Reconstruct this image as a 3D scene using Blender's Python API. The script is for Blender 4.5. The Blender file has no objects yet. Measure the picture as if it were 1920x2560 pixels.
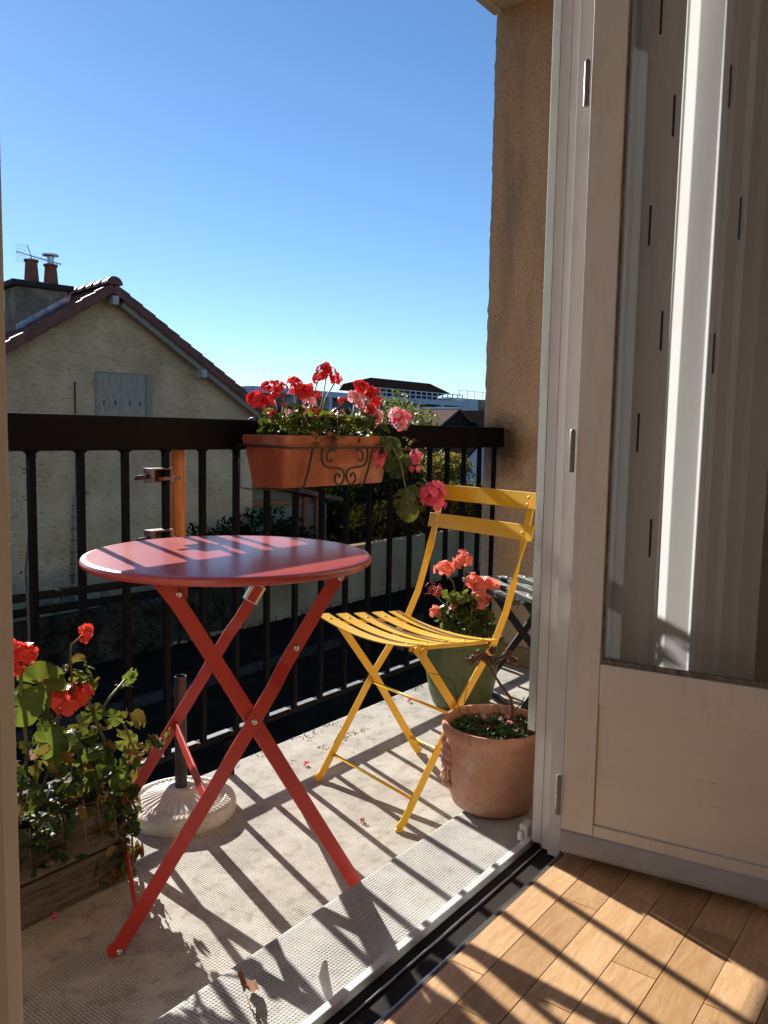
import bpy, bmesh, math, random
from math import radians as R, sin, cos, pi, sqrt
from mathutils import Vector as V, Matrix, Quaternion, noise
import numpy as np

sc = bpy.context.scene
C = sc.collection

# ------------------------------------------------------------------ camera
cam_d = bpy.data.cameras.new('camera')
cam = bpy.data.objects.new('camera', cam_d)
C.objects.link(cam)
right = V((0.602, -0.798, 0.018)); fwd = V((0.796, 0.598, -0.097))
fwd.normalize(); right = (right - fwd*right.dot(fwd)).normalized(); up = right.cross(fwd)
M = Matrix((right, up, -fwd)).transposed().to_4x4()
M.translation = V((0, 0, 1.0))
cam.matrix_world = M
cam_d.sensor_fit = 'VERTICAL'; cam_d.sensor_height = 36.0
cam_d.lens = 36.0*2050/2560
cam_d.clip_start = 0.02; cam_d.clip_end = 2000
sc.camera = cam

# ------------------------------------------------------------------ sky and sun
SUN_AZ, SUN_EL = 19.3, 24.2        # azimuth from +Y towards +X
w = bpy.data.worlds.new('World'); sc.world = w; w.use_nodes = True
nt = w.node_tree
bg = nt.nodes['Background']
sky = nt.nodes.new('ShaderNodeTexSky'); sky.sky_type = 'NISHITA'
sky.sun_disc = False
sky.sun_elevation = R(SUN_EL); sky.sun_rotation = R(SUN_AZ)
sky.air_density = 1.0; sky.dust_density = 0.05; sky.ozone_density = 5.0
sky.altitude = 400
hs_ = nt.nodes.new('ShaderNodeHueSaturation'); hs_.inputs['Saturation'].default_value = 1.05; hs_.inputs['Value'].default_value = 1.0
nt.links.new(sky.outputs[0], hs_.inputs['Color']); nt.links.new(hs_.outputs[0], bg.inputs[0])
bg.inputs[1].default_value = 0.068
sun_d = bpy.data.lights.new('sun', 'SUN'); sun = bpy.data.objects.new('sun', sun_d); C.objects.link(sun)
sun_d.energy = 5.0; sun_d.angle = R(0.53); sun_d.color = (1.0, 0.955, 0.88)
sd = V((sin(R(SUN_AZ))*cos(R(SUN_EL)), cos(R(SUN_AZ))*cos(R(SUN_EL)), sin(R(SUN_EL))))
sun.rotation_euler = sd.to_track_quat('Z', 'Y').to_euler()
sun.location = sd*30
sc.view_settings.view_transform = 'Standard'; sc.view_settings.look = 'None'
sc.view_settings.exposure = 1.1; sc.view_settings.gamma = 1.0
sc.view_settings.use_curve_mapping = False
sc.cycles.max_bounces = 8; sc.cycles.transparent_max_bounces = 16

# ------------------------------------------------------------------ materials
def nodes(m):
    m.use_nodes = True
    return m.node_tree, m.node_tree.nodes['Principled BSDF']
def rgb(c): return (c[0], c[1], c[2], 1)
def mapping(t, scale, coord='Object', rot=(0,0,0)):
    tc = t.nodes.new('ShaderNodeTexCoord'); mp = t.nodes.new('ShaderNodeMapping')
    mp.inputs['Scale'].default_value = scale; mp.inputs['Rotation'].default_value = rot
    t.links.new(tc.outputs[coord], mp.inputs['Vector']); return mp
def noise_n(t, mp, scale, detail=6, rough=0.6):
    n = t.nodes.new('ShaderNodeTexNoise'); n.inputs['Scale'].default_value = scale
    n.inputs['Detail'].default_value = detail; n.inputs['Roughness'].default_value = rough
    t.links.new(mp.outputs[0], n.inputs['Vector']); return n
def ramp(t, src, stops):
    r = t.nodes.new('ShaderNodeValToRGB'); e = r.color_ramp.elements
    e[0].position, e[0].color = stops[0][0], rgb(stops[0][1])
    e[1].position, e[1].color = stops[-1][0], rgb(stops[-1][1])
    for p, c in stops[1:-1]:
        x = e.new(p); x.color = rgb(c)
    t.links.new(src, r.inputs[0]); return r
def mixc(t, fac, a, b, typ='MIX'):
    m = t.nodes.new('ShaderNodeMix'); m.data_type = 'RGBA'; m.blend_type = typ
    def s(i, v):
        if isinstance(v, (int, float)): m.inputs[i].default_value = v
        elif isinstance(v, tuple): m.inputs[i].default_value = rgb(v)
        else: t.links.new(v, m.inputs[i])
    s(0, fac); s(6, a); s(7, b); return m.outputs[2]
def bump(t, b, h, strength, dist=0.01):
    n = t.nodes.new('ShaderNodeBump'); n.inputs['Strength'].default_value = strength
    n.inputs['Distance'].default_value = dist
    t.links.new(h, n.inputs['Height']); t.links.new(n.outputs[0], b.inputs['Normal']); return n
def mat(name, c1, c2=None, rough=0.6, scale=8, stretch=(1,1,1), bstr=0.0, bdist=0.004, metal=0, lo=.35, hi=.65, coord='Object', fine=None, coat=0, spec=0.5):
    m = bpy.data.materials.new(name); t, b = nodes(m)
    b.inputs['Roughness'].default_value = rough; b.inputs['Metallic'].default_value = metal
    b.inputs['Specular IOR Level'].default_value = spec
    if coat: b.inputs['Coat Weight'].default_value = coat; b.inputs['Coat Roughness'].default_value = .15
    if c2 is None:
        b.inputs['Base Color'].default_value = rgb(c1)
        if bstr:
            mp = mapping(t, stretch, coord); n = noise_n(t, mp, scale); bump(t, b, n.outputs[0], bstr, bdist)
        return m
    mp = mapping(t, stretch, coord); n = noise_n(t, mp, scale)
    r = ramp(t, n.outputs[0], [(lo, c1), (hi, c2)])
    col = r.outputs[0]
    if fine:
        n2 = noise_n(t, mp, fine[0], 4, .7); r2 = ramp(t, n2.outputs[0], [(fine[2], fine[1]), (fine[3], (1,1,1))])
        col = mixc(t, 1.0, col, r2.outputs[0], 'MULTIPLY')
        if bstr: bump(t, b, n2.outputs[0], bstr, bdist)
    elif bstr: bump(t, b, n.outputs[0], bstr, bdist)
    t.links.new(col, b.inputs['Base Color'])
    return m
MT = {}
MT['red'] = mat('red paint', (0.40,0.028,0.018), (0.46,0.036,0.022), rough=.36, scale=5, bstr=.06, bdist=.001, fine=(48,(.45,.42,.4),.25,.285))
MT['red_top'] = mat('worn red table paint', (0.40,0.05,0.045), (0.46,0.08,0.07), rough=.29, scale=9, stretch=(1,1,1), bstr=.02, fine=(60,(.93,.93,.93),.3,.6), coat=.14, spec=.6)
MT['yellow'] = mat('yellow paint', (0.76,0.43,0.008), (0.82,0.48,0.014), rough=.34, scale=6, bstr=.05, bdist=.001, fine=(46,(.5,.42,.35),.25,.285))
MT['steel'] = mat('zinc bolt', (0.6,0.58,0.52), rough=.28, metal=1)
MT['black'] = mat('black railing paint', (0.0014,0.0018,0.0030), (0.003,0.0032,0.0042), spec=.12, rough=.6, scale=14, bstr=.25, bdist=.002, fine=(80,(.6,.6,.6),.3,.6))
MT['wire'] = mat('rusty dark wire', (0.012,0.011,0.010), (0.04,0.022,0.014), rough=.55, scale=30)
MT['bare_plate'] = mat('worn grey plate', (0.10,0.105,0.12), (0.25,0.26,0.28), rough=.6, scale=30)
MT['soil'] = mat('soil', (0.02,0.014,0.009), (0.05,0.035,0.022), rough=.95, scale=50, bstr=.8, bdist=.01)
MT['white_paint'] = mat('aged white paint', (0.64,0.61,0.58), (0.72,0.69,0.66), rough=.5, scale=3, stretch=(1,1,.3), bstr=.06, bdist=.002, fine=(35,(.93,.92,.9),.35,.5))
MT['cracked'] = mat('crazed white paint', (0.64,0.605,0.575), (0.72,0.68,0.65), rough=.55, scale=3, stretch=(.35,1,3), bstr=.25, bdist=.002, fine=(16,(.55,.5,.46),.27,.33))
MT['grey_paint'] = mat('grey weathered paint', (0.33,0.33,0.36), (0.42,0.42,0.44), rough=.6, scale=5, stretch=(1,.4,1), bstr=.15, fine=(60,(.7,.68,.65),.28,.36))
MT['frame_green'] = mat('pale grey green frame paint', (0.42,0.45,0.42), (0.52,0.55,0.51), rough=.45, scale=5, stretch=(1,1,.2), bstr=.06, fine=(50,(.8,.8,.78),.3,.45))
MT['alu'] = mat('weathered aluminium', (0.30,0.30,0.30), (0.55,0.55,0.54), rough=.3, metal=1, scale=10, bstr=.1)
MT['strip'] = mat('chalky white worn strip', (0.62,0.62,0.62), (0.80,0.80,0.79), rough=.5, scale=22, stretch=(.5,2,2), bstr=.4, bdist=.006)
MT['alu_dark'] = mat('dark worn threshold metal', (0.006,0.0055,0.005), (0.03,0.025,0.02), rough=.6, spec=.15, metal=0, scale=9, stretch=(.4,1,1), bstr=.3)
MT['hinge'] = mat('painted hinge', (0.22,0.22,0.21), rough=.4)
MT['stucco_room'] = mat('room wall paint', (0.62,0.63,0.66), (0.68,0.69,0.72), rough=.9, scale=3)
MT['gasket'] = mat('dark glazing putty', (0.06,0.055,0.05), (0.25,0.23,0.2), rough=.8, scale=60, stretch=(1,.3,.3))
MT['soffit'] = mat('balcony soffit paint', (0.40,0.35,0.28), (0.55,0.49,0.42), rough=.85, scale=6, bstr=.2)
MT['base_stone'] = mat('cast concrete base', (0.62,0.58,0.50), (0.75,0.71,0.63), rough=.85, scale=14, bstr=.3, fine=(140,(.8,.78,.75),.3,.55))
MT['tube_steel'] = mat('dull grey steel tube', (0.035,0.03,0.028), (0.08,0.07,0.065), rough=.45, metal=.6, scale=12)
MT['rust'] = mat('rusty galvanised clamp', (0.12,0.035,0.018), (0.32,0.26,0.24), rough=.6, metal=.2, scale=45, bstr=.4)
MT['jamb_light'] = mat('beige jamb paint', (0.74,0.76,0.80), (0.80,0.82,0.86), rough=.5, scale=3, stretch=(1,1,.3))

def m_floor(name, base1, base2, dirt, hole=0.55, pitch=0.0064):
    m = bpy.data.materials.new(name); t, b = nodes(m); b.inputs['Roughness'].default_value = .85
    mp = mapping(t, (1,1,1)); big = noise_n(t, mp, 5, 8, .65); r = ramp(t, big.outputs[0], [(.3, base1), (.7, base2)])
    mid = noise_n(t, mp, 26, 6, .7); r2 = ramp(t, mid.outputs[0], [(.34, dirt), (.5, (1,1,1))])
    col = mixc(t, .8, r.outputs[0], r2.outputs[0], 'MULTIPLY')
    # a slightly wavy hole grid
    wv = noise_n(t, mp, 14, 2, .5)
    add = t.nodes.new('ShaderNodeVectorMath'); add.operation = 'MULTIPLY_ADD'
    t.links.new(wv.outputs[1], add.inputs[0]); add.inputs[1].default_value = (.006,.006,0); t.links.new(mp.outputs[0], add.inputs[2])
    vo = t.nodes.new('ShaderNodeTexVoronoi'); vo.inputs['Scale'].default_value = 1/pitch; vo.inputs['Randomness'].default_value = 0.12
    vo.voronoi_dimensions = '2D'
    t.links.new(add.outputs[0], vo.inputs['Vector'])
    dots = ramp(t, vo.outputs['Distance'], [(.20, (0,0,0)), (.36, (1,1,1))])
    wear = noise_n(t, mp, 9, 4, .6); wr = ramp(t, wear.outputs[0], [(.40, (0,0,0)), (.60, (1,1,1))])
    dd = mixc(t, wr.outputs[0], dots.outputs[0], (1,1,1))
    dd = mixc(t, .28, dd, dots.outputs[0])
    colh = mixc(t, dd, tuple(c*hole for c in base1), col)
    t.links.new(colh, b.inputs['Base Color'])
    h = mixc(t, .25, dd, mid.outputs[0])
    bump(t, b, h, 1.0, .003)
    return m
MT['floor'] = m_floor('perforated balcony covering', (0.40,0.365,0.31), (0.56,0.525,0.455), (.58,.54,.48), .36)
MT['step'] = m_floor('perforated step covering', (0.42,0.41,0.375), (0.50,0.49,0.45), (.76,.75,.72), .34)

def m_parquet():
    m = bpy.data.materials.new('oak parquet'); t, b = nodes(m)
    oi = t.nodes.new('ShaderNodeObjectInfo')
    tc = t.nodes.new('ShaderNodeTexCoord')
    sh = t.nodes.new('ShaderNodeVectorMath'); sh.operation = 'ADD'
    cb = t.nodes.new('ShaderNodeCombineXYZ')
    mul = t.nodes.new('ShaderNodeMath'); mul.operation = 'MULTIPLY'; mul.inputs[1].default_value = 37
    t.links.new(oi.outputs['Random'], mul.inputs[0])
    for i in range(3): t.links.new(mul.outputs[0], cb.inputs[i])
    t.links.new(tc.outputs['Object'], sh.inputs[0]); t.links.new(cb.outputs[0], sh.inputs[1])
    mp = t.nodes.new('ShaderNodeMapping'); mp.inputs['Scale'].default_value = (1,7,1)
    t.links.new(sh.outputs[0], mp.inputs['Vector'])
    n = noise_n(t, mp, 9, 8, .65); n.inputs['Distortion'].default_value = 1.2
    r = ramp(t, n.outputs[0], [(.3, (0.52,0.315,0.155)), (.5, (0.64,0.41,0.215)), (.72, (0.76,0.53,0.32))])
    tone = ramp(t, oi.outputs['Random'], [(0, (.74,.68,.60)), (.5, (.96,.93,.90)), (1, (1.1,1.08,1.06))])
    col = mixc(t, 1, r.outputs[0], tone.outputs[0], 'MULTIPLY')
    n2 = noise_n(t, mp, 60, 4, .6); r2 = ramp(t, n2.outputs[0], [(.3, (.86,.82,.78)), (.5, (1,1,1))])
    col = mixc(t, .8, col, r2.outputs[0], 'MULTIPLY')
    mpk = t.nodes.new('ShaderNodeMapping'); mpk.inputs['Scale'].default_value = (1,2,1); t.links.new(sh.outputs[0], mpk.inputs['Vector'])
    vo = t.nodes.new('ShaderNodeTexVoronoi'); vo.inputs['Scale'].default_value = 9; t.links.new(mpk.outputs[0], vo.inputs['Vector'])
    kn = ramp(t, vo.outputs['Distance'], [(.0, (.35,.22,.14)), (.045, (1,1,1))])
    col = mixc(t, .7, col, kn.outputs[0], 'MULTIPLY')
    t.links.new(col, b.inputs['Base Color']); b.inputs['Roughness'].default_value = .42
    bump(t, b, n2.outputs[0], .08, .002)
    return m
MT['parquet'] = m_parquet()

def m_render():
    m = bpy.data.materials.new('tan pebble render'); t, b = nodes(m); b.inputs['Roughness'].default_value = .92
    mp = mapping(t, (1,1,1)); mps = mapping(t, (3,3,.5))
    big = noise_n(t, mps, 1.6, 5, .6); r = ramp(t, big.outputs[0], [(.34, (0.27,0.21,0.155)), (.5, (0.47,0.33,0.20)), (.68, (0.56,0.41,0.26))])
    g = noise_n(t, mp, 120, 3, .7); rg = ramp(t, g.outputs[0], [(.32, (.35,.32,.3)), (.46, (1,1,1))])
    col = mixc(t, .85, r.outputs[0], rg.outputs[0], 'MULTIPLY')
    g2 = noise_n(t, mp, 220, 2, .5); rg2 = ramp(t, g2.outputs[0], [(.60, (0,0,0)), (.72, (.22,.2,.17))])
    col = mixc(t, .7, col, rg2.outputs[0], 'ADD')
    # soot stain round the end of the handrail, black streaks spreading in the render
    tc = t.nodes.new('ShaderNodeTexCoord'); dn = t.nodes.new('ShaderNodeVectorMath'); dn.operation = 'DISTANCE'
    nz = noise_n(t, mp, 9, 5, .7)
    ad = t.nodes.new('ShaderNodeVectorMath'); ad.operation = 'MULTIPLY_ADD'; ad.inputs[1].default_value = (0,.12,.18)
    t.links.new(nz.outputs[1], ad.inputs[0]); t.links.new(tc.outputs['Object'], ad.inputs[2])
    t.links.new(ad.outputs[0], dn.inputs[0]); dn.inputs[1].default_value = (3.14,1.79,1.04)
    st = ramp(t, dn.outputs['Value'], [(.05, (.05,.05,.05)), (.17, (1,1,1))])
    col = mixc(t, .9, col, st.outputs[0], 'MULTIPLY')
    t.links.new(col, b.inputs['Base Color']); bump(t, b, g.outputs[0], .9, .006)
    return m
MT['render'] = m_render()

def m_terracotta(name, c1, c2, pale, stain=True):
    m = bpy.data.materials.new(name); t, b = nodes(m); b.inputs['Roughness'].default_value = .8
    mp = mapping(t, (1,1,1)); n = noise_n(t, mp, 7, 6, .6); r = ramp(t, n.outputs[0], [(.32, c1), (.52, c2), (.68, pale)])
    col = r.outputs[0]
    if stain:
        mps = mapping(t, (16,16,1.2)); s = noise_n(t, mps, 1.3, 3, .5); rs = ramp(t, s.outputs[0], [(.60, (1,1,1)), (.70, (.72,.42,.28))])
        col = mixc(t, .7, col, rs.outputs[0], 'MULTIPLY')
    g = noise_n(t, mp, 90, 3, .6); rg = ramp(t, g.outputs[0], [(.3, (.85,.82,.8)), (.5, (1,1,1))])
    col = mixc(t, 1, col, rg.outputs[0], 'MULTIPLY')
    t.links.new(col, b.inputs['Base Color']); bump(t, b, g.outputs[0], .12, .002)
    return m
MT['terracotta'] = m_terracotta('weathered terracotta', (0.46,0.20,0.115), (0.54,0.29,0.19), (0.66,0.47,0.37))
MT['box_terracotta'] = m_terracotta('window box terracotta', (0.20,0.055,0.024), (0.29,0.085,0.036), (0.44,0.21,0.14), False)
MT['green_glaze'] = mat('mossy green pot', (0.070,0.092,0.028), (0.12,0.145,0.055), rough=.5, scale=6, stretch=(1,1,.35), bstr=.15, fine=(70,(.7,.72,.66),.35,.5))
MT['old_wood'] = mat('weathered planter wood', (0.08,0.056,0.036), (0.15,0.112,0.078), rough=.85, scale=5, stretch=(.6,6,6), bstr=.5, fine=(24,(.5,.46,.42),.38,.52))
MT['grey_wood'] = mat('flaking green grey wood', (0.045,0.06,0.056), (0.34,0.37,0.36), rough=.6, scale=12, stretch=(1.2,5,5), bstr=.4, lo=.48, hi=.68)
def m_flaked_shaded():
    m = bpy.data.materials.new('flaking slat paint with shaded sides'); t, b = nodes(m); b.inputs['Roughness'].default_value = .55
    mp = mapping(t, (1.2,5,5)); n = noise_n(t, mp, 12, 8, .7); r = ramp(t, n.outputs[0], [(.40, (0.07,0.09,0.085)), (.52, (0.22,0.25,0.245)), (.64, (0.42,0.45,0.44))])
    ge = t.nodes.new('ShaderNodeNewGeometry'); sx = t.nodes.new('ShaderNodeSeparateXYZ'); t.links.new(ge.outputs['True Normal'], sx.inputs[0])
    up_ = ramp(t, sx.outputs[2], [(.55, (0,0,0)), (.8, (1,1,1))])  # flaked paint on tops; sides get a darker green standing in for shade
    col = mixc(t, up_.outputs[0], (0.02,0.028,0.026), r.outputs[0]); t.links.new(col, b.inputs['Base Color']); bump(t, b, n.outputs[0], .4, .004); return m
MT['flaked_shaded'] = m_flaked_shaded()
MT['dark_green_paint'] = mat('dark green paint', (0.014,0.02,0.018), (0.028,0.036,0.032), rough=.75, spec=.2, scale=14)
MT['pole'] = mat('orange varnished pole', (0.40,0.125,0.02), (0.60,0.23,0.045), rough=.35, scale=16, stretch=(4,4,.25), bstr=.1, fine=(50,(.5,.4,.35),.28,.36))

def m_leaf(name, g1, g2, g3, trans=.35, rough=.5, vein=False):
    m = bpy.data.materials.new(name); t, b = nodes(m); b.inputs['Roughness'].default_value = rough; b.inputs['Specular IOR Level'].default_value = .25 if rough < .95 else 0
    oi = t.nodes.new('ShaderNodeObjectInfo'); mp = mapping(t, (1,1,1)); n = noise_n(t, mp, 40, 4, .6)
    ad = t.nodes.new('ShaderNodeMath'); ad.operation = 'MULTIPLY_ADD'; ad.inputs[1].default_value = .35
    sb = t.nodes.new('ShaderNodeMath'); sb.operation = 'SUBTRACT'; sb.inputs[1].default_value = .17
    t.links.new(n.outputs[0], ad.inputs[0]); t.links.new(oi.outputs['Random'], ad.inputs[2]); t.links.new(ad.outputs[0], sb.inputs[0])
    r = ramp(t, sb.outputs[0], [(.0, g1), (.55, g2), (1.0, g3)])
    if vein:
        tcv = t.nodes.new('ShaderNodeTexCoord'); sx = t.nodes.new('ShaderNodeSeparateXYZ'); t.links.new(tcv.outputs['Object'], sx.inputs[0])
        def mth(op, a, b_=None):
            q = t.nodes.new('ShaderNodeMath'); q.operation = op
            for i_, v_ in enumerate((a, b_)):
                if v_ is None: continue
                if isinstance(v_, (int, float)): q.inputs[i_].default_value = v_
                else: t.links.new(v_, q.inputs[i_])
            return q.outputs[0]
        ang_ = mth('ARCTAN2', sx.outputs[1], sx.outputs[0]); sn = mth('ABSOLUTE', mth('SINE', mth('MULTIPLY', ang_, 3.5)))
        vr = ramp(t, sn, [(.0, (1.5,1.5,1.2)), (.16, (1,1,1)), (1.0, (.82,.82,.8))])
        r = type('X', (), {'outputs': [mixc(t, .8, r.outputs[0], vr.outputs[0], 'MULTIPLY')]})
    t.links.new(r.outputs[0], b.inputs['Base Color'])
    tr = t.nodes.new('ShaderNodeBsdfTranslucent'); br = mixc(t, .35, r.outputs[0], (0.55,0.60,0.06), 'MIX')
    t.links.new(br, tr.inputs[0])
    mx = t.nodes.new('ShaderNodeMixShader'); mx.inputs[0].default_value = trans
    out = t.nodes['Material Output']
    t.links.new(b.outputs[0], mx.inputs[1]); t.links.new(tr.outputs[0], mx.inputs[2]); t.links.new(mx.outputs[0], out.inputs[0])
    return m
MT['leaf'] = m_leaf('geranium leaf', (0.04,0.09,0.018), (0.075,0.13,0.024), (0.17,0.17,0.04), .25, vein=True)
MT['leaf_dark'] = m_leaf('dark geranium leaf', (0.010,0.030,0.010), (0.022,0.052,0.013), (0.06,0.08,0.02), .10, vein=True)
MT['leaf_dry'] = m_leaf('withered leaf', (0.10,0.045,0.02), (0.20,0.09,0.04), (0.22,0.16,0.05), .15, .8)
MT['hedge'] = m_leaf('hedge leaves', (0.008,0.018,0.006), (0.014,0.03,0.008), (0.03,0.05,0.012), .05, rough=1.0)
MT['hedge_gold'] = m_leaf('golden hedge leaves', (0.09,0.10,0.015), (0.16,0.13,0.02), (0.22,0.12,0.02), .35)
MT['hedge_red'] = m_leaf('dark red leaves', (0.016,0.006,0.005), (0.028,0.008,0.007), (0.03,0.018,0.008), .05, rough=1.0)
MT['birch'] = m_leaf('yellow green tree leaves', (0.04,0.06,0.01), (0.09,0.10,0.015), (0.17,0.15,0.02), .3)
def m_petal(name, c, c2, trans=.4):
    m = bpy.data.materials.new(name); t, b = nodes(m); b.inputs['Roughness'].default_value = .55
    mp = mapping(t, (1,1,1)); n = noise_n(t, mp, 45, 3, .5); r = ramp(t, n.outputs[0], [(.35, c), (.65, c2)])
    t.links.new(r.outputs[0], b.inputs['Base Color'])
    tr = t.nodes.new('ShaderNodeBsdfTranslucent'); t.links.new(r.outputs[0], tr.inputs[0])
    mx = t.nodes.new('ShaderNodeMixShader'); mx.inputs[0].default_value = trans; out = t.nodes['Material Output']
    t.links.new(b.outputs[0], mx.inputs[1]); t.links.new(tr.outputs[0], mx.inputs[2]); t.links.new(mx.outputs[0], out.inputs[0])
    return m
MT['petal_red'] = m_petal('red petals', (0.34,0.006,0.012), (0.86,0.035,0.035))
MT['petal_pink'] = m_petal('pink petals', (0.78,0.04,0.17), (0.95,0.26,0.40))
MT['petal_pale'] = m_petal('pale pink petals', (0.78,0.25,0.30), (0.88,0.5,0.5))
MT['petal_coral'] = m_petal('coral petals', (0.88,0.10,0.05), (0.97,0.45,0.33))
MT['petal_dry'] = m_petal('faded petals', (0.28,0.035,0.035), (0.5,0.10,0.08), .2)
MT['dl'] = mat('brown dead leaf', (0.12,0.04,0.015), (0.30,0.13,0.05), rough=.9, scale=30)
MT['stem'] = mat('green brown stem', (0.08,0.09,0.03), (0.18,0.12,0.06), rough=.6, scale=40)
MT['stem_dry'] = mat('dry brown stem', (0.10,0.045,0.028), (0.20,0.105,0.065), rough=.8, scale=40)
MT['succulent'] = m_leaf('houseleek leaf', (0.05,0.12,0.035), (0.07,0.14,0.045), (0.20,0.07,0.05), .1)

# background
def m_stucco(name, c1, c2, c3):
    m = bpy.data.materials.new(name); t, b = nodes(m); b.inputs['Roughness'].default_value = 1; b.inputs['Specular IOR Level'].default_value = 0
    mp = mapping(t, (1,1,1)); mps = mapping(t, (2.2,2.2,9), rot=(0, R(-12), 0))
    big = noise_n(t, mp, 1.2, 6, .6); r = ramp(t, big.outputs[0], [(.35, c1), (.65, c2)])
    s = noise_n(t, mps, 2.6, 5, .75); rs = ramp(t, s.outputs[0], [(.36, c3), (.47, (1,1,1))])
    col = mixc(t, .9, r.outputs[0], rs.outputs[0], 'MULTIPLY')
    t.links.new(col, b.inputs['Base Color']); bump(t, b, s.outputs[0], .35, .015); return m
MT['house_wall'] = m_stucco('rough trowelled house render', (0.52,0.335,0.18), (0.72,0.485,0.275), (.58,.52,.46))
MT['garden_wall'] = mat('garden wall render', (0.25,0.165,0.085), (0.40,0.28,0.16), spec=0, rough=.95, scale=.9, bstr=.3, bdist=.01, fine=(22,(.8,.77,.74),.3,.55))
MT['mossy'] = mat('mossy stone', (0.018,0.015,0.009), (0.07,0.06,0.04), spec=0, rough=1, scale=3, bstr=.8, bdist=.05, fine=(14,(.4,.4,.35),.4,.55))
MT['tile'] = mat('red roof tile', (0.11,0.032,0.02), (0.22,0.066,0.038), rough=.6, scale=3, bstr=.2)
MT['tile_brown'] = mat('brown roof tiles', (0.14,0.085,0.06), (0.22,0.135,0.10), rough=1, spec=.05, scale=3, stretch=(1,1,6))
MT['tile_dark'] = mat('dark roof tiles', (0.012,0.008,0.007), (0.026,0.017,0.014), rough=1, spec=0, scale=3, stretch=(1,1,6))
MT['chimney'] = mat('sooty chimney render', (0.17,0.135,0.095), (0.32,0.26,0.19), spec=0, rough=1, scale=3, bstr=.4)
MT['chimney_cap'] = mat('dark chimney cap', (0.03,0.028,0.026), rough=.9)
MT['clay_pot'] = mat('clay chimney pot', (0.20,0.055,0.03), (0.32,0.1,0.05), rough=.8, scale=8)
MT['shutter'] = mat('grey shutter boards', (0.36,0.28,0.20), (0.50,0.40,0.30), spec=0, rough=.8, scale=5, stretch=(6,6,1), fine=(20,(.7,.68,.65),.35,.5))
MT['grey_trim'] = mat('grey painted trim', (0.33,0.27,0.21), spec=.1, rough=.7)
MT['far_white'] = mat('far white render', (0.50,0.52,0.56), (0.58,0.60,0.64), rough=.9, scale=.3)
MT['far_shade'] = mat('balcony back wall darkened as shade', (0.13,0.13,0.14), (0.17,0.17,0.18), rough=1, spec=0)  # white building's recessed wall, coloured darker to stand for the recess shade
MT['far_rail'] = mat('white railing paint', (0.7,0.72,0.75), rough=.5)
MT['far_dark'] = mat('dark opening', (0.02,0.016,0.014), rough=.8)
MT['asphalt'] = mat('asphalt', (0.012,0.009,0.006), (0.022,0.017,0.012), rough=1, spec=0, scale=3, bstr=.3)
MT['kerb'] = mat('kerb stone', (0.03,0.027,0.023), (0.05,0.045,0.04), spec=0, rough=.9, scale=4)
MT['earth'] = mat('garden earth and grass', (0.012,0.012,0.006), (0.03,0.026,0.014), spec=0, rough=1, scale=2, bstr=.5)
MT['fence_wood'] = mat('brown fence wood', (0.035,0.02,0.012), (0.06,0.035,0.02), spec=0, rough=.9, scale=4, stretch=(1,1,8))
MT['orange_post'] = mat('orange stained timber', (0.32,0.10,0.03), (0.42,0.15,0.05), rough=.6, scale=4, stretch=(5,5,1))
MT['garage_door'] = mat('pale garage panel', (0.28,0.23,0.15), (0.34,0.29,0.2), spec=0, rough=.7, scale=2)
MT['twig'] = mat('dark matt twig leaves', (0.012,0.02,0.008), (0.03,0.045,0.015), rough=1, spec=.05)
MT['bark'] = mat('bark', (0.07,0.055,0.04), (0.14,0.11,0.08), rough=.95, scale=12, stretch=(1,1,.3), bstr=.6)

def m_glass():
    m = bpy.data.materials.new('window glass'); m.use_nodes = True; t = m.node_tree
    t.nodes.remove(t.nodes['Principled BSDF']); out = t.nodes['Material Output']
    tr = t.nodes.new('ShaderNodeBsdfTransparent'); tr.inputs[0].default_value = (.97,.98,.975,1)
    gl = t.nodes.new('ShaderNodeBsdfGlossy'); gl.inputs['Roughness'].default_value = .01
    fr = t.nodes.new('ShaderNodeFresnel'); fr.inputs[0].default_value = 1.5
    mx = t.nodes.new('ShaderNodeMixShader')
    t.links.new(fr.outputs[0], mx.inputs[0]); t.links.new(tr.outputs[0], mx.inputs[1]); t.links.new(gl.outputs[0], mx.inputs[2])
    t.links.new(mx.outputs[0], out.inputs[0]); return m
MT['glass'] = m_glass()
def m_curtain():
    m = bpy.data.materials.new('sheer curtain'); t, b = nodes(m); b.inputs['Roughness'].default_value = .9
    b.inputs['Base Color'].default_value = (.90,.93,.97,1)
    mp = mapping(t, (300,300,300)); 
    tl = t.nodes.new('ShaderNodeBsdfTranslucent'); tl.inputs[0].default_value = (.85,.85,.86,1)
    tp = t.nodes.new('ShaderNodeBsdfTransparent'); tp.inputs[0].default_value = (.9,.9,.92,1)
    m1 = t.nodes.new('ShaderNodeMixShader'); m1.inputs[0].default_value = .45
    m2 = t.nodes.new('ShaderNodeMixShader')
    mpw = mapping(t, (1,1,1)); n = noise_n(t, mpw, 8, 3, .5); r = ramp(t, n.outputs[0], [(.3, (.03,.03,.03)), (.7, (.08,.08,.08))])
    t.links.new(b.outputs[0], m1.inputs[1]); t.links.new(tl.outputs[0], m1.inputs[2])
    t.links.new(r.outputs[0], m2.inputs[0]); t.links.new(m1.outputs[0], m2.inputs[1]); t.links.new(tp.outputs[0], m2.inputs[2])
    t.links.new(m2.outputs[0], t.nodes['Material Output'].inputs[0]); return m
MT['curtain'] = m_curtain()
MT['dash'] = mat('navy stitch', (0.01,0.012,0.06), rough=.7)

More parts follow.
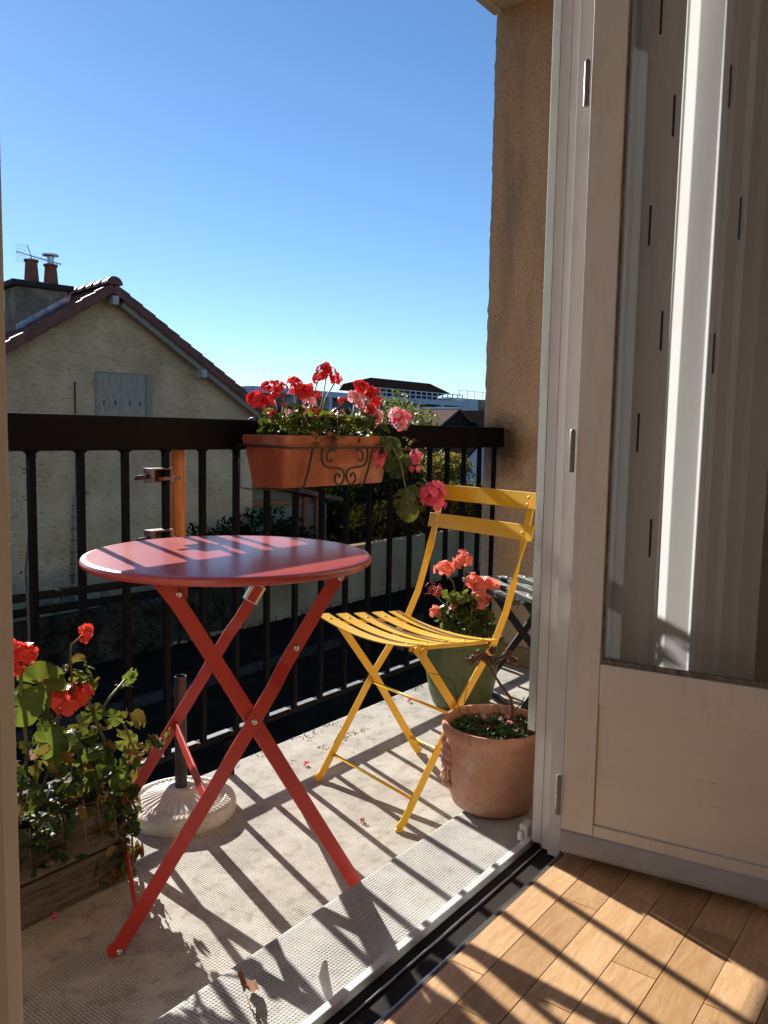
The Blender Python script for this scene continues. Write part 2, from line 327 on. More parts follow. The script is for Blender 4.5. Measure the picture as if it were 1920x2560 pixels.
# ------------------------------------------------------------------ mesh helpers
class MB:
    def __init__(s): s.v = []; s.f = []
    def add(s, vs, fs):
        o = len(s.v); s.v += [tuple(x) for x in vs]; s.f += [tuple(i+o for i in f) for f in fs]; return s
    def box(s, c, d, rz=0, rot=None):
        m = rot if rot is not None else Matrix.Rotation(rz, 3, 'Z')
        c = V(c); vs = []
        for x in (-.5,.5):
            for y in (-.5,.5):
                for z in (-.5,.5): vs.append(c + m @ V((x*d[0], y*d[1], z*d[2])))
        return s.add(vs, [(0,1,3,2),(4,6,7,5),(0,4,5,1),(2,3,7,6),(0,2,6,4),(1,5,7,3)])
    def span(s, a, b): return s.box([(a[i]+b[i])/2 for i in range(3)], [abs(b[i]-a[i]) for i in range(3)])
    def sweep(s, path, thin, wd, th, closed=False):
        """flat bar along path; thin = axis (or one per point) of its thickness"""
        P = [V(p) for p in path]; n = len(P); rings = []
        for i in range(n):
            t = (P[min(i+1,n-1)] - P[max(i-1,0)]).normalized()
            k = V(thin[i]) if isinstance(thin, list) else V(thin)
            k = (k - t*k.dot(t)).normalized(); wv = t.cross(k).normalized()
            ww = wd[i] if isinstance(wd, list) else wd
            rings.append([P[i]+wv*ww/2+k*th/2, P[i]-wv*ww/2+k*th/2, P[i]-wv*ww/2-k*th/2, P[i]+wv*ww/2-k*th/2])
        vs = [x for r in rings for x in r]; fs = [(0,1,2,3), tuple((n-1)*4+j for j in (3,2,1,0))]
        for i in range(n-1):
            for j in range(4):
                a = i*4+j; b_ = i*4+(j+1)%4; fs.append((a, a+4, b_+4, b_))
        return s.add(vs, fs)
    def tube(s, path, r, n=8):
        P = [V(p) for p in path]; m = len(P); vs = []; fs = []
        ref = None
        for i in range(m):
            t = (P[min(i+1,m-1)] - P[max(i-1,0)]).normalized()
            if ref is None: ref = t.orthogonal().normalized()
            ref = (ref - t*ref.dot(t)).normalized(); q = t.cross(ref)
            rr = r[i] if isinstance(r, (list, tuple)) else r
            for j in range(n):
                a = 2*pi*j/n; vs.append(P[i] + ref*cos(a)*rr + q*sin(a)*rr)
        for i in range(m-1):
            for j in range(n):
                a = i*n+j; b_ = i*n+(j+1)%n; fs.append((a, b_, b_+n, a+n))
        fs.append(tuple(range(n-1,-1,-1))); fs.append(tuple((m-1)*n+j for j in range(n)))
        return s.add(vs, fs)
    def lathe(s, prof, n=48, c=(0,0,0), mod=None, cap=True):
        vs = []; fs = []; m = len(prof)
        for i, (r, z) in enumerate(prof):
            for j in range(n):
                a = 2*pi*j/n; rr, zz = (r, z) if mod is None else mod(i, a, r, z)
                vs.append((c[0]+rr*cos(a), c[1]+rr*sin(a), c[2]+zz))
        for i in range(m-1):
            for j in range(n):
                a = i*n+j; b_ = i*n+(j+1)%n; fs.append((a, b_, b_+n, a+n))
        if cap:
            if prof[0][0] > 1e-5: fs.append(tuple(range(n-1,-1,-1)))
            if prof[-1][0] > 1e-5: fs.append(tuple((m-1)*n+j for j in range(n)))
        return s.add(vs, fs)
    def prism(s, pts, a, b, axis):
        """pts = 2D outline extruded from a to b along axis: 'y' -> (x,z) outline, 'x' -> (y,z), 'z' -> (x,y)"""
        def mk(p, t): return {'y': (p[0], t, p[1]), 'x': (t, p[0], p[1]), 'z': (p[0], p[1], t)}[axis]
        n = len(pts); vs = [mk(p, a) for p in pts] + [mk(p, b) for p in pts]
        fs = [tuple(range(n)), tuple(range(2*n-1, n-1, -1))]
        for i in range(n): j = (i+1) % n; fs.append((i, i+n, j+n, j))
        return s.add(vs, fs)
    def mesh(s, name, m, smooth=False, fix=True):
        me = bpy.data.meshes.new(name); me.from_pydata(s.v, [], s.f); me.materials.append(m if not isinstance(m, str) else MT[m])
        if fix:
            b = bmesh.new(); b.from_mesh(me); bmesh.ops.recalc_face_normals(b, faces=b.faces); b.to_mesh(me); b.free()
        if smooth:
            me.shade_smooth()
        return me
    def build(s, name, m, parent=None, smooth=False, bevel=0, seg=2, fix=True, auto=False):
        o = bpy.data.objects.new(name, s.mesh(name, m, smooth, fix)); C.objects.link(o)
        if parent: o.parent = parent
        if auto: 
            o.data.shade_smooth(); md = o.modifiers.new('es', 'EDGE_SPLIT'); md.split_angle = R(35)
        if bevel:
            md = o.modifiers.new('bevel', 'BEVEL'); md.width = bevel; md.segments = seg; md.limit_method = 'ANGLE'; md.angle_limit = R(40)
        return o
def tag(o, label=None, cat=None, group=None, kind=None):
    if label: o['label'] = label
    if cat: o['category'] = cat
    if group: o['group'] = group
    if kind: o['kind'] = kind
    return o
def thing(name, label, cat, loc=(0,0,0), rz=0, group=None):
    o = bpy.data.objects.new(name, None); o.empty_display_size = .05; C.objects.link(o); o.location = loc; o.rotation_euler = (0,0,rz)
    return tag(o, label, cat, group)
def part_mesh(name, me, parent, loc=(0,0,0), rot=None, sc_=None):
    o = bpy.data.objects.new(name, me); C.objects.link(o); o.parent = parent; o.location = loc
    if rot is not None: o.rotation_euler = rot if not isinstance(rot, Quaternion) else rot.to_euler()
    if sc_ is not None: o.scale = sc_ if not isinstance(sc_, (int, float)) else (sc_,)*3
    return o
rnd = random.Random(7)

# ================================================================== SETTING: balcony, facade, room
XW = 3.14      # face of the side wall
# balcony floor
b = MB().span((-.30,.55,-.16), (XW,1.79,0)); fl = b.build('balcony_floor', 'floor', bevel=.006); tag(fl, 'grey beige perforated balcony floor', kind='structure')
# step under the sill
st = MB(); prof = [(.74,0.001),(.74,.112)]
for i in range(9):
    a = R(90*i/8); prof.append((.962+.018*sin(a), .082+.020*cos(a)))
prof.append((.98,0.001))
st.prism(prof, .0, XW-.002, 'x'); so = st.build('door_step', 'step'); tag(so, kind='structure')
# side wall (render) with slightly rough outer edge
sw = MB()
ys = [.76, .9, 1.1, 1.3, 1.5, 1.65, 1.74, 1.80, 1.822]; zs = np.linspace(-.16, 2.757, 120)
r_ = random.Random(3)
vs = []; fs = []
for iz, z in enumerate(zs):
    jit = .0035*noise.noise(V((0, 0, z*9))) + .004*noise.noise(V((3, 0, z*31))) + r_.uniform(-.0018,.0018)
    for iy, y in enumerate(ys):
        yy = y + (jit if iy >= 7 else 0); xx = XW + (.006 if iy == 8 else 0)
        vs.append((xx, yy, z))
    vs.append((XW+.28, 1.822+jit, z)); vs.append((XW+.28, .76, z))
nc = len(ys)+2
for i in range(len(zs)-1):
    for j in range(nc): k = (j+1) % nc; fs.append((i*nc+j, i*nc+k, (i+1)*nc+k, (i+1)*nc+j))
fs.append(tuple(range(nc))); fs.append(tuple((len(zs)-1)*nc+j for j in range(nc)))
sw.add(vs, fs); o = sw.build('side_wall', 'render'); tag(o, 'tan pebble rendered side wall closing the right end of the balcony', 'wall')
pl = MB().span((XW-.014,.78,.001), (XW-.0005,1.70,.085)); pl.build('plinth', MT['garden_wall'], o, bevel=.004)
# soffit of the balcony above
sf = MB().span((-1.6,.5,2.757), (XW+.28,1.835,2.93)); o = sf.build('balcony_soffit', 'soffit', bevel=.006); tag(o, kind='structure')
sf = MB().span((-1.6,1.79,2.735), (XW-.002,1.83,2.7565)); sf.build('drip_edge', 'soffit', o, bevel=.006)
# facade wall pieces (door opening x .33-1.60, an invented slit that lets sun onto the curtain, x 1.63-1.72)
fw = MB()
def wall(a, b_): fw.span(a, b_)
wall((-1.6,.60,-.16), (.31,.76,2.757)); wall((.31,.60,2.45), (1.60,.76,2.757)); wall((.31,.60,-.16), (1.60,.745,.098))
wall((1.72,.60,-.16), (XW+.28,.76,2.757)); wall((1.60,.60,-.16), (1.72,.76,.30)); wall((1.60,.60,2.40), (1.72,.76,2.757)); wall((1.60,.60,.30), (1.630,.76,2.40))
o = fw.build('facade_wall', 'render'); tag(o, kind='structure')
# balcony's other end wall, outside the frame
o = MB().span((-.45,.7605,-.16), (-.30,1.82,2.7565)).build('end_wall', 'render'); tag(o, kind='structure')

# room shell
rm = MB(); rm.span((-1.8,-3.6,-.1), (3.6,.60,.150)); o = rm.build('room_subfloor', 'parquet'); tag(o, kind='structure')
o = MB().span((-1.8,-3.6,2.60), (3.6,.598,2.70)).build('room_ceiling', MT['stucco_room']); tag(o, kind='structure')
rw = MB(); rw.span((-1.9,-3.6,.15),(-1.8,.6,2.6)); rw.span((3.6,-3.6,.15),(3.7,.6,2.6)); rw.span((-1.9,-3.7,.15),(3.7,-3.6,2.6))
rw.span((-1.8,.575,.15),(.30,.599,2.6)); rw.span((1.73,.575,.15),(3.6,.599,2.6))
o = rw.build('room_walls', MT['stucco_room']); tag(o, kind='structure')

# parquet planks
pf = bpy.data.objects.new('parquet_floor', None); C.objects.link(pf); tag(pf, kind='structure'); pf.location = (0,0,.15)
rowy = [.648,.588,.517,.444,.371,.298,.225,.152,.079,.006,-.067,-.14,-.213]
ends = {0: [.70,1.063,1.43,1.80], 1: [.98,1.342,1.70], 2: [.74,1.07,1.42,1.79], 3: [.86,1.222,1.585], 4: [1.03,1.404,1.76], 5: [.85,1.214,1.58]}
for k in range(len(rowy)-1):
    e = sorted(ends.get(k, [.75+rnd.uniform(-.15,.15)+.37*i for i in range(4)]))
    e = [e[0]-.37] + e + [e[-1]+.37]
    while e[0] > .2: e.insert(0, e[0]-.37)
    while e[-1] < 2.4: e.append(e[-1]+.37)
    for a, b_ in zip(e[:-1], e[1:]):
        g = .0006; dz = rnd.uniform(-.0003,.0003)
        y0, y1 = rowy[k+1]+g, rowy[k]-g
        mb = MB().span((-(b_-a)/2+g, -(y1-y0)/2, 0), ((b_-a)/2-g, (y1-y0)/2, .0098+dz))
        p = mb.build('plank', 'parquet', pf, bevel=.0005, seg=1); p.location = ((a+b_)/2, (y0+y1)/2, 0)

# threshold: outer aluminium bar, dark channels, inner strip
th = thing('door_threshold', 'dark worn metal door threshold between grey step and parquet', 'threshold', (.95,.7,.10))
def tpart(name, m, a, b_, bev=.0015):
    return MB().span((a[0]-.95, a[1]-.7, a[2]-.10), (b_[0]-.95, b_[1]-.7, b_[2]-.10)).build(name, m, th, bevel=bev)
tpart('outer_strip', MT['strip'], (.345,.742,.098), (1.575,.757,.142))
tpart('channel', 'alu_dark', (.345,.712,.099), (1.545,.742,.128))
tpart('middle_strip', 'alu', (.345,.7075,.099), (1.53,.7115,.1415))
tpart('ramp', 'alu_dark', (.345,.664,.099), (1.53,.707,.1375))
tpart('inner_strip', 'alu', (.345,.6585,.099), (1.50,.6625,.1535), .0008)
tpart('wood_edge', MT['old_wood'], (.345,.650,.099), (1.50,.6580,.1545), .001)
# latch hook standing on the outer strip
lt = thing('shutter_latch', 'small metal latch hook standing up on the door threshold', 'latch', (.915,.764,.10))
MB().box((0,0,.012),(.03,.012,.024)).build('latch_base', 'alu', lt, bevel=.002)
MB().sweep([(-.004,.006,.02),(-.010,.010,.045),(-.016,.012,.07),(-.014,.011,.09)], (.3,1,0), [.012,.016,.018,.008], .003).build('hook', MT['strip'], lt, bevel=.001)
MB().tube([(.01,.004,.018),(.03,.004,.022)], .005).build('knob', 'alu', lt, smooth=True)
# bracket at the foot of the frame
# ------------------------------------------------------------------ door frame, right jamb
jf = thing('door_frame', 'stepped white painted door frame jamb with grey green outer edge', 'door frame', (1.5,.7,.14))
def jpart(name, m, x0, y0, x1, y1, z0=.142, z1=2.45, bev=.0015):
    return MB().span((x0-1.5,y0-.7,z0-.14),(x1-1.5,y1-.7,z1-.14)).build(name, m, jf, bevel=bev)
jpart('outer_rail', 'frame_green', 1.578,.758,1.64,.785, .36, 2.45, .003)
jpart('guide_groove', 'frame_green', 1.564,.742,1.629,.7565, .142, 2.45, .0025)
jpart('jamb', 'white_paint', 1.527,.712,1.6285,.7415)
jpart('seal', MT['gasket'], 1.5265,.7393,1.53,.7413)
jpart('seal', MT['gasket'], 1.5115,.7100,1.515,.7113)
jpart('jamb_step', 'white_paint', 1.512,.690,1.6280,.7115)
jpart('jamb_inner', 'white_paint', 1.497,.662,1.6275,.6895)
jpart('jamb_casing', 'white_paint', 1.506,.598,1.6270,.6615)
# left jamb and head, close to the camera
lj = thing('door_frame', 'blurred beige door jamb at the left edge of the view', 'door frame', (.33,.7,.14))
MB().span((-.03,-.06,0),(.018,.06,2.31)).build('jamb', MT['jamb_light'], lj, bevel=.003)
hd = thing('lintel', 'white painted wooden lintel above the balcony door opening', 'lintel', (.95,.7,2.40))
MB().span((-.60,-.05,.0),(.64,.05,.05)).build('head_rail', 'white_paint', hd, bevel=.002)
brk = MB().box((0,0,0),(.03,.02,.035)).box((-.018,.004,-.006),(.012,.012,.02)); o = brk.build('frame_bracket', 'white_paint', jf, bevel=.003); o.location = (.050,.064,.010)

# ------------------------------------------------------------------ right door leaf
ang = math.atan2(-.374, .053)          # direction of the leaf from its hinge
lf = thing('door_leaf', 'white glazed balcony door leaf opened inward over the parquet', 'door', (1.471,.65,.18), ang)
# local: x along leaf, y = thickness to the far side (away from the camera), z up
LW, LT, LH = .62, .036, 2.2
MB().span((0,0,0),(.063,LT,LH)).build('stile', 'white_paint', lf, bevel=.002)
MB().span((LW-.063,0,0),(LW,LT,LH)).build('stile', 'white_paint', lf, bevel=.002)
MB().span((.0635,0,LH-.07),(LW-.0635,LT,LH)).build('top_rail', 'white_paint', lf, bevel=.002)
MB().span((.0635,0,.305),(LW-.0635,LT,.385)).build('middle_rail', 'white_paint', lf, bevel=.002)
MB().span((.0635,0,.0),(LW-.0635,LT,.062)).build('bottom_rail', 'white_paint', lf, bevel=.002)
MB().span((.0640,.006,.0625),(LW-.0640,LT-.006,.3045)).build('recessed_panel', MT['cracked'], lf)
wbm = MB(); wbm.prism([(0,.0),(-.013,.0),(-.016,.008),(-.004,.038),(0,.041)], .001, LW-.001, 'x'); wbm.build('weather_bar', 'grey_paint', lf, bevel=.001)
MB().span((.0632,.004,.386),(LW-.0632,.012,.394)).build('glazing_bead', 'gasket', lf)
MB().span((.0632,.004,.394),(.0662,.012,LH-.07)).build('glazing_bead', 'gasket', lf)
MB().span((.064,.014,.386),(LW-.064,.018,LH-.07)).build('pane', 'glass', lf)
for z0 in (1.42,.75,.07):
    h = MB().lathe([(.0055,0),(.0055,.038),(.0045,.0385),(.0045,.0395),(.0055,.040),(.0055,.078),(.003,.082)], 14, (-.0065,-.004,z0)); h.build('hinge', 'hinge', lf, smooth=False, auto=True)
# curtain behind the leaf
cu = thing('curtain', 'sheer grey white curtain with navy dashes hanging behind the glazed door', 'curtain', (1.6,.5,.18))
path = []
N = 220
KP = [(1.552,.592),(1.560,.582),(1.568,.5715),(1.577,.5615),(1.583,.552),(1.592,.5425),(1.597,.534),(1.604,.5275),(1.6025,.5225),(1.617,.5085),(1.6130,.4620),(1.6240,.4490),(1.6150,.4360),(1.614,.415),(1.605,.400),(1.612,.385),(1.600,.370),(1.606,.350),(1.598,.335)]
cum = [0]
for a_, b_ in zip(KP[:-1], KP[1:]): cum.append(cum[-1]+math.hypot(b_[0]-a_[0], b_[1]-a_[1]))
for i in range(N+1):
    t_ = cum[-1]*i/N; k = max(j for j in range(len(cum)-1) if cum[j] <= t_+1e-9); u = (t_-cum[k])/(cum[k+1]-cum[k])
    path.append((KP[k][0]+(KP[k+1][0]-KP[k][0])*u, KP[k][1]+(KP[k+1][1]-KP[k][1])*u))
cv = []; cf = []
zs2 = [.18+2.35*k/24 for k in range(25)]
for k, z in enumerate(zs2):
    for (x, y) in path:
        g = 1+.12*sin(z*1.7)
        cv.append((x-1.6+.002*sin(z*3+y*30), (y-.5)*1.0+.003*sin(z*2.3), z-.18))
for k in range(24):
    for i in range(N): a = k*(N+1)+i; cf.append((a, a+1, a+N+2, a+N+1))
MB().add(cv, cf).build('cloth', 'curtain', cu, smooth=True, fix=False)
def stitch(y, z, wd=.0022, hh=.075):
    i = min(range(N+1), key=lambda k: abs(path[k][1]-y)); p, q = path[max(i-2,0)], path[min(i+2,N)]
    d = V((q[0]-p[0], q[1]-p[1], 0)).normalized()
    me = MB().add([(-d*wd).to_tuple(), (d*wd).to_tuple(), (d*wd+V((0,0,hh))).to_tuple(), (-d*wd+V((0,0,hh))).to_tuple()], [(0,1,2,3)]).mesh('stitch', 'dash', fix=False)
    part_mesh('stitch', me, cu, (path[i][0]-1.6+.002*sin(z*3+y*30)-.0025, y-.5+.003*sin(z*2.3), z-.18))
for y, z in [(.5385,1.56),(.5385,1.165),(.538,.765),(.565,1.36),(.566,.97),(.5645,1.74),(.4475,1.60),(.447,1.12),(.413,1.36)]: stitch(y, z)

# ================================================================== railing
YR = 1.72
rl = thing('balcony_railing', 'black metal balcony railing with square bars and thick handrail', 'railing', (1.2,YR,0))
hr = MB().span((-2.78,0,.944),(XW-1.2+.006,.034,1.028)); hr.build('handrail', 'black', rl, bevel=.004)
bp = MB().span((-2.78,.022,.112),(XW-1.2+.006,.030,.124)); 
MB().span((-2.78,.018,.108),(XW-1.2+.006,.046,.122)).build('bottom_rail', 'black', rl, bevel=.001)
xs = [.9954+.1236*k for k in range(-20,18)]
bar_me = MB().span((-.0075,-.0075,.1225),(.0075,.0075,.944)).mesh('bar', 'black')
gus = MB().prism([(-.02,.9435),(-.0135,.940),(-.010,.936),(-.0078,.928),(-.0078,.9435)], -.003, .003, 'y').prism([(.02,.9435),(.0135,.940),(.010,.936),(.0078,.928),(.0078,.9435)], -.003, .003, 'y').mesh('weld', 'black')
for x in xs:
    if x > XW-.03: continue
    bo = part_mesh('bar', bar_me, rl, (x-1.2,.022,0)); part_mesh('weld', gus, bo)
pl_me = MB().span((.008,-.0005,.1235),(.1236-.018,.020,.1255)).mesh('worn_plate', 'bare_plate')
for x in xs:
    if x > XW-.15: continue
    part_mesh('worn_plate', pl_me, rl, (x-1.2,.022,0))
for x in (-1.2,.22,1.60-.02,XW-.05):
    MB().span((x-1.2-.012,.004,.0),(x-1.2+.012,.022,.108)).build('foot_post', 'black', rl, bevel=.001)

# orange pole with two clamps behind the rail
po = thing('round_pole', 'short orange round pole clamped upright behind the handrail above the table', 'pole', (1.437,1.785,.66))
MB().lathe([(.0225,0),(.024,.002),(.024,.33),(.0225,.333)], 24).build('tube', 'pole', po, auto=True)
for z0 in (.865,.705):
    cl = MB(); cl.box((-.090,-.040,z0-.66+.03),(.068,.036,.004)); cl.box((-.120,-.040,z0-.66+.012),(.008,.036,.036)); cl.box((-.060,-.040,z0-.66+.010),(.008,.036,.04)); cl.box((-.09,-.024,z0-.66+.012),(.068,.004,.036))
    co = cl.build('clamp', 'rust', po, bevel=.0015)
    MB().tube([(-.165,-.045,z0-.66+.008),(-.118,-.042,z0-.66+.012)], .006).build('clamp_screw', 'wire', co, smooth=True)
    MB().tube([(-.10,-.052,z0-.66+.004),(-.03,-.05,z0-.66+.006)], .005).build('clamp_bolt', 'rust', co, smooth=True)

# ================================================================== red table
tO = V((.876,1.275,0)); da = V((.857,-.516,0)).normalized(); dw = V((.516,.857,0)).normalized()
tc_ = tO + da*.262 + dw*.225
tb = thing('bistro_table', 'round red metal folding bistro table standing beside the railing', 'table', (tc_.x, tc_.y, 0), math.atan2(da.y, da.x))
def tl(a, w_, z): return V((a-.262, w_-.225, z))     # table local (x = da, y = dw)
prof = [(.0,.7315),(.294,.732),(.3005,.7314),(.3050,.7298),(.3080,.7272),(.3095,.7235),(.3092,.7190),(.3070,.7150),(.3040,.7138),(.3030,.7140),(.3030,.7235),(.0,.7235)]
MB().lathe(prof, 96, cap=False).build('tabletop', 'red_top', tb, auto=True)
def leg(pts, w0, jog=0):
    path = [tl(a, w0+(jog if j else 0), z) for a, z, j in pts]
    return MB().sweep(path, (0,1,0), .029, .005).build('leg', 'red', tb, bevel=.0012)
A = [(.0035,.0145,0),(.012,.028,0),(.16,.262,0),(.264,.429,0),(.305,.496,0),(.330,.535,1),(.40,.648,1),(.441,.715,1)]
A[-1] = (.441,.712,1)
leg(A, .0, .012); leg(A, .45, -.012)
for w_ in (0, .45): MB().lathe([(.0145,-.0024),(.0145,.0024)], 20).build('leg_foot', 'red', tb).matrix_local = Matrix.Translation(tl(-.002, w_, .0145)) @ V((0,1,0)).to_track_quat('Z','Y').to_matrix().to_4x4()
Bp = [(.098,.712,0),(.16,.607,0),(.264,.429,0),(.40,.193,0),(.505,.012,0),(.514,.0,0)]
leg(Bp, .0085); leg(Bp, .4415)
g = MB().prism([(.070-.262,.716),(.142-.262,.716),(.136-.262,.66),(.118-.262,.65)], -.2115-.0, -.2095, 'y'); g.build('gusset', 'red', tb)
g = MB().prism([(.40-.262,.716),(.470-.262,.716),(.452-.262,.700),(.43-.262,.70)], -.2165, -.2145, 'y'); g.build('gusset', 'red', tb)
for a_, w0, w1 in ((.10,.012,.438),(.445,.0,.45)):
    MB().span(tl(a_-.012, w0, .7150), tl(a_+.012, w1, .7230)).build('under_rail', 'red', tb, bevel=.001)
MB().sweep([tl(.172,.003,.277), tl(.172,.447,.277)], (-1,0,.22), .022, .005).build('crossbar', 'red', tb, bevel=.0008)
MB().tube([tl(.041,.003,.066), tl(.041,.447,.066)], .005).build('crossbar', 'red', tb, smooth=True)
MB().tube([tl(.474,.011,.066), tl(.474,.439,.066)], .005).build('crossbar', 'red', tb, smooth=True)
bolt = MB().lathe([(.0065,0),(.0065,.002),(.0045,.004),(.0022,.0042),(.0018,.003)], 14).mesh('bolt', 'steel', True)
def bolt_at(p, d=(0,-1,0), s=1, par=tb):
    q = V(d).to_track_quat('Z', 'Y'); return part_mesh('bolt', bolt, par, p, q, s)
for a_, w_, z in ((.264,-.0026,.429),(.352,.009,.567),(.443,.009,.705),(.122,.0055,.690),(.006,-.0026,.010)): bolt_at(tl(a_, w_, z))
MB().span(tl(.400,.436,.655), tl(.425,.446,.690)).build('catch', 'steel', tb, bevel=.001)
cp = MB().sweep([tl(.352,.43,.577), tl(.376,.43,.618)], (0,1,0), .037, .014); cp.build('locking_clip', 'steel', tb, bevel=.001)
MB().sweep([tl(.353,.4215,.579), tl(.375,.4215,.616)], (0,1,0), .021, .002).build('clip_strap', 'red', tb)

# ================================================================== yellow chair
cF = V((1.723,1.507,0)); cd = V((.964,-.265,0)).normalized(); cw = V((-.265,-.964,0)).normalized()
# local x = depth (towards the back), local y = -width direction (so the near side is at negative y)
ch = thing('bistro_chair', 'yellow metal folding bistro chair with slatted seat between table and pots', 'chair', (cF.x, cF.y, 0), math.atan2(cd.y, cd.x))
def cl_(s, t, z): return V((s, -t, z))
long_p = [(-.012,.004),(-.006,.012),(.006,.022),(.18,.28),(.31,.44),(.350,.515),(.376,.59),(.396,.655),(.412,.71),(.43,.78),(.447,.838)]
for t_, sg in ((.004, 1),(.376,-1)):
    th_ax = []
    for s_, z_ in long_p:
        k = min(1, max(0, (z_-.60)/.09)); a_ = k*pi/2
        th_ax.append(V((sin(a_), -cos(a_)*sg*-1, 0)))
    MB().sweep([cl_(s_, t_, z_) for s_, z_ in long_p], th_ax, .0225, .0048).build('back_leg_frame', 'yellow', ch, bevel=.001)
    MB().lathe([(.001,0),(.010,.0005),(.012,.004),(.009,.007),(.001,.008)], 14, cl_(-.010, t_, 0)).build('foot_pad', 'yellow', ch, smooth=True)
    t2 = t_ + .010*sg
    MB().sweep([cl_(.040,t2,.462), cl_(.060,t2,.440), cl_(.18,t2,.28), cl_(.352,t2,.012), cl_(.366,t2,.002)], (0,1,0), .0225, .0048).build('short_leg', 'yellow', ch, bevel=.001)
    t3 = t_ + .016*sg
    MB().sweep([cl_(.024,t3,.4585), cl_(.12,t3,.452), cl_(.22,t3,.4435), cl_(.300,t3,.4385)], (0,1,0), .010, .0045).build('seat_rail', 'yellow', ch, bevel=.001)
    MB().lathe([(.011,0),(.011,.004),(.005,.0065),(.0,.007)], 16).build('pivot_disc', 'yellow', ch, smooth=True).matrix_local = Matrix.Translation(cl_(.052, t_+.0055*sg*-1+.0*sg, .452)) @ V((0, 1*sg, 0)).to_track_quat('Z','Y').to_matrix().to_4x4()
for s_, z_, a_, b_ in ((.042,.065,.004,.376),(.170,.262,.014,.366),(.325,.058,.014,.366)):
    MB().tube([cl_(s_, a_, z_), cl_(s_, b_, z_)], .0042, 10).build('crossbar', 'yellow', ch, smooth=True)
slat_path = []
for i in range(15):
    u = i/14; t_ = -.022 + .424*u; slat_path.append((t_, -.020*(1-(2*u-1)**2)))
rivet = MB().lathe([(.0048,0),(.0044,.0012),(.0025,.0026),(0,.003)], 12).mesh('rivet', 'yellow', True)
for k in range(5):
    s_ = .016+.0655*k; z_ = .4765-.0055*k+(.002 if k == 0 else 0)
    tilt = .05
    sl = MB().sweep([cl_(s_, t_, z_+dz) for t_, dz in slat_path], (tilt,0,1), .042, .0035).build('seat_slat', 'yellow', ch, bevel=.0012)
    for t_ in (.018, .362): part_mesh('rivet', rivet, sl, cl_(s_, t_, z_+.0016-.020*(1-(2*(t_+.022)/.424-1)**2)))
def back_slat(s_, z0, z1, t0, t1, nriv):
    zc = (z0+z1)/2; P = []
    for i in range(13):
        u = i/12; P.append(cl_(s_-.006+.010*(1-(2*u-1)**2), t0+(t1-t0)*u, zc))
    o = MB().sweep(P, (.97,0,-.24), z1-z0, .0035).build('back_slat', 'yellow', ch, bevel=.0014)
    for tt in (.009,.371):
        for zz in nriv: part_mesh('rivet', rivet, o, cl_(s_-.0095+(zz-zc)*.24, tt, zz), V((-1,0,.24)).to_track_quat('Z','Y'), 1.25)
back_slat(.440,.795,.842,-.026,.406,(.828,.808)); back_slat(.4205,.709,.753,-.026,.406,(.731,))

# ================================================================== green grey folding chair by the wall
gO = V((2.78,1.60,0)); ga = math.atan2(1.24-1.60, 2.51-2.78)   # slats run towards the camera
gc = thing('folding_chair', 'dark green folding chair with flaking grey wooden slats against the side wall', 'chair', (2.708,1.330,0), ga)
# local x along the slats (0 = centre), local y sideways to the right in the photograph (+y)
for k in range(6):
    y_ = -.1875 + .075*k; L = .225
    MB().span((-L, y_-.017, .432+.0015*(k%2)), (L, y_+.018, .450+.0015*(k%2))).build('seat_slat', 'flaked_shaded', gc, bevel=.002)
    for xx in (-.17,.17): part_mesh('bolt', bolt, gc, (xx, y_, .4515))
for xx in (-.165,.165):
    MB().sweep([(xx,-.14,.424),(xx,.20,.424)], (0,0,1), .03, .012).build('seat_rail', 'dark_green_paint', gc, bevel=.001)
    MB().sweep([(xx+.012,-.12,.424),(xx+.012,.21,.004)], (1,0,0), .028, .010).build('leg', 'dark_green_paint', gc, bevel=.001)
    MB().sweep([(xx-.012,.19,.424),(xx-.012,-.14,.004)], (1,0,0), .028, .010).build('leg', 'dark_green_paint', gc, bevel=.001)
for yy, zz in ((-.125,.03),(.20,.03)):
    MB().sweep([(-.16,yy,zz),(.16,yy,zz)], (0,0,1), .022, .012).build('crossbar', 'grey_wood', gc, bevel=.001)

# ================================================================== parasol base
pb = thing('parasol_base', 'round fluted concrete parasol base with steel tube behind the table', 'parasol base', (1.338,1.652,0))
def flute(i, a, r, z):
    if 3 <= i <= 6: 
        k = abs(sin(a*16)); return r, z + .0045*k*(r/.1)
    if 7 <= i <= 9: return r + .002*abs(sin(a*32)), z + .0035*abs(sin(a*32))
    return r, z
pr = [(.0,.070),(.032,.070),(.036,.067),(.042,.062),(.064,.053),(.085,.046),(.098,.043),(.104,.037),(.108,.037),(.114,.043),(.130,.042),(.1385,.036),(.142,.026),(.142,.012),(.138,.0)]
MB().lathe(pr, 256, mod=flute).build('disc', 'base_stone', pb, auto=True)
tbm = MB().lathe([(.0155,.06),(.0155,.365),(.0135,.365),(.0135,.20)], 24, cap=False); tbm.build('tube', 'tube_steel', pb, auto=True)
MB().tube([(.013,-.010,.30),(.036,-.020,.312)], .004).build('locking_screw', 'steel', pb, smooth=True)

# ================================================================== pots
tp = thing('terracotta_pot', 'weathered round terracotta pot of succulents at the end of the step', 'pot', (1.706,.935,.1065), R(200))
pr = [(.0,.0),(.088,.0),(.098,.006),(.108,.025),(.114,.06),(.117,.10),(.119,.15),(.119,.168),(.1225,.171),(.1255,.178),(.1285,.190),(.1280,.198),(.124,.2035),(.118,.203),(.114,.196),(.111,.165),(.0,.165)]
def wob(i, a, r, z): return r*(1+.010*sin(a*2+1)+.006*sin(a*3)), z
MB().lathe(pr, 72, mod=wob, cap=False).build('body', 'terracotta', tp, auto=True)
MB().lathe([(.0,.171),(.111,.168)], 48, cap=False).build('soil', 'soil', tp)
